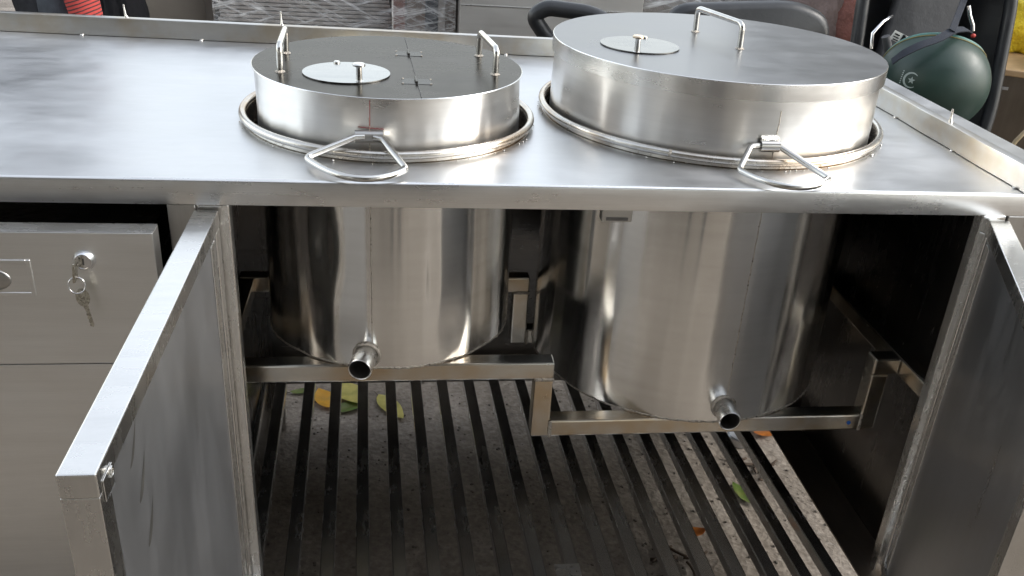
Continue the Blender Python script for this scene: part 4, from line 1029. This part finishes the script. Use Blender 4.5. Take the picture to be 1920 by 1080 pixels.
# ------------------------------------------------------------------ person standing behind the left end
def skin_body(name, verts, edges, radii, mat, root_i=0, sub=2):
    me = bpy.data.meshes.new(name); me.from_pydata(verts, edges, []); o = bpy.data.objects.new(name, me); col.objects.link(o)
    md = o.modifiers.new('skin', 'SKIN'); md.use_smooth_shade = True
    for i, r in enumerate(radii): me.skin_vertices[0].data[i].radius = (r, r) if not isinstance(r, tuple) else r
    me.skin_vertices[0].data[root_i].use_root = True
    s = o.modifiers.new('sub', 'SUBSURF'); s.levels = sub; s.render_levels = sub
    me.materials.append(mat); return o
PX, PY = -1.10, 1.72
STAND = False
pr = Empty('person', (PX, PY, GZ), 'person in dark grey clothes with a red striped sleeve behind the counter', 'person')
V = [(0, 0, 0.98), (0, 0.0, 1.12), (0, .02, 1.28), (0, .02, 1.42), (0, .01, 1.50), (0, -.01, 1.58), (0, -.015, 1.66), (0, -.01, 1.73),
     (-.10, 0, 0.90), (-.12, 0, 0.50), (-.12, .02, 0.09), (-.12, -.12, 0.05),
     (.10, 0, 0.90), (.12, 0, 0.50), (.12, .02, 0.09), (.12, -.12, 0.05),
     (-.19, .02, 1.40), (-.25, .03, 1.14), (-.24, -.06, 0.90), (-.24, -.08, 0.84),
     (.19, .01, 1.40), (.215, -.02, 1.12), (.222, -.10, 0.88), (.24, -.125, 0.80)]
E_ = [(0, 1), (1, 2), (2, 3), (3, 4), (4, 5), (5, 6), (6, 7), (0, 8), (8, 9), (9, 10), (10, 11), (0, 12), (12, 13), (13, 14), (14, 15), (3, 16), (16, 17), (17, 18), (18, 19), (3, 20), (20, 21), (21, 22), (22, 23)]
Rr = [(.15, .11), (.14, .10), (.155, .11), (.13, .09), .055, .075, .085, .06, .095, .062, .045, .035, .095, .062, .045, .035, .06, .045, .035, .03, .06, .045, .036, .030]
body = skin_body('body', V, E_, Rr, M['cloth_dark']); body.parent = pr
# striped forearm sleeve and a simple five-fingered hand below it
SL = [(0.215, -0.015, 1.08), (0.225, -0.07, 0.93), (0.245, -0.125, 0.80), (0.268, -0.150, 0.705), (0.276, -0.155, 0.665)]
sl = Tube('sleeve', SL, 0.05, M['stripe'], pr, 20, radii=[0.052, 0.050, 0.045, 0.039, 0.036])
hv = [(0, 0, 0), (0.004, -0.004, -0.045), (0.006, -0.008, -0.085)]; he = [(0, 1), (1, 2)]; hrad = [(.024, .020), (.036, .015), (.034, .013)]
for i, (dx, L_) in enumerate(((-.027, .060), (-.010, .070), (.010, .066), (.028, .052))):
    b0 = len(hv); hv += [(dx + .004, -.008, -.098), (dx * 1.1 + .004, -.016, -.098 - L_ * .5), (dx * 1.1 + .004, -.032, -.098 - L_)]; he += [(2, b0), (b0, b0 + 1), (b0 + 1, b0 + 2)]; hrad += [.0095, .0088, .0075]
b0 = len(hv); hv += [(-.034, -.014, -.045), (-.046, -.026, -.075), (-.044, -.036, -.095)]; he += [(1, b0), (b0, b0 + 1), (b0 + 1, b0 + 2)]; hrad += [.012, .010, .0085]
hand = skin_body('hand', hv, he, hrad, M['skin'], 1, 2); hand.parent = pr; hand.location = (0.277, -0.156, 0.665)
# head details
blob('hair', (0, 0.012, 1.735), (0.098, 0.108, 0.085), M['hair'], pr)
blob('nose', (0, -0.105, 1.665), (0.012, 0.016, 0.022), M['skin'], pr)
face = blob('face', (0, -0.045, 1.655), (0.070, 0.062, 0.095), M['skin'], pr)
slate = Tube('jacket_hem', [(0.155, -0.02, 0.98), (0.170, -0.035, 0.80), (0.172, -0.04, 0.66)], 0.06, M['cloth_slate'], pr, 16, radii=[0.075, 0.072, 0.066])

# ------------------------------------------------------------------ the person taking the picture, mirrored in the pots
ph = Empty('person', (-0.03, -1.52, GZ), 'person in dark clothes holding a phone, facing the counter, mirrored dimly in the pots', 'person')
V = [(0, 0, 0.98), (0, 0, 1.12), (0, .01, 1.28), (0, .02, 1.42), (0, .03, 1.50), (0, .05, 1.58), (0, .06, 1.66), (0, .055, 1.73),
     (-.10, 0, 0.90), (-.14, 0.02, 0.50), (-.15, 0, 0.09), (-.16, .13, 0.05),
     (.10, 0, 0.90), (.14, 0.04, 0.50), (.15, .02, 0.09), (.16, .15, 0.05),
     (-.19, .02, 1.40), (-.24, .03, 1.15), (-.12, .24, 1.21), (-.07, .31, 1.22),
     (.19, .02, 1.40), (.25, .03, 1.15), (.15, .24, 1.21), (.10, .31, 1.22)]
body = skin_body('body', V, E_, Rr, M['cloth_dark']); body.parent = ph
for sx in (-1, 1):
    hand = skin_body('hand', [(sx * x, y, z) for x, y, z in hv], he, hrad, M['skin'], 1, 2); hand.parent = ph
    hand.location = (0.018 + sx * 0.078, 0.33, 1.235); hand.rotation_euler = (math.radians(110), 0, sx * math.radians(-25))
blob('hair', (0, 0.03, 1.735), (0.098, 0.108, 0.085), M['hair'], ph)
blob('face', (0, 0.09, 1.655), (0.070, 0.062, 0.095), M['skin'], ph)
ph_t = Box('phone', (-0.065, -0.004, -0.033), (0.065, 0.004, 0.033), M['black'], None, 0.003, 0); ph_t.location = (-0.010, -1.150, 1.2064 ); ph_t.rotation_euler = (rx, 0, rz)
tag(ph_t, 'black phone held level in both hands of the person facing the counter', 'phone')
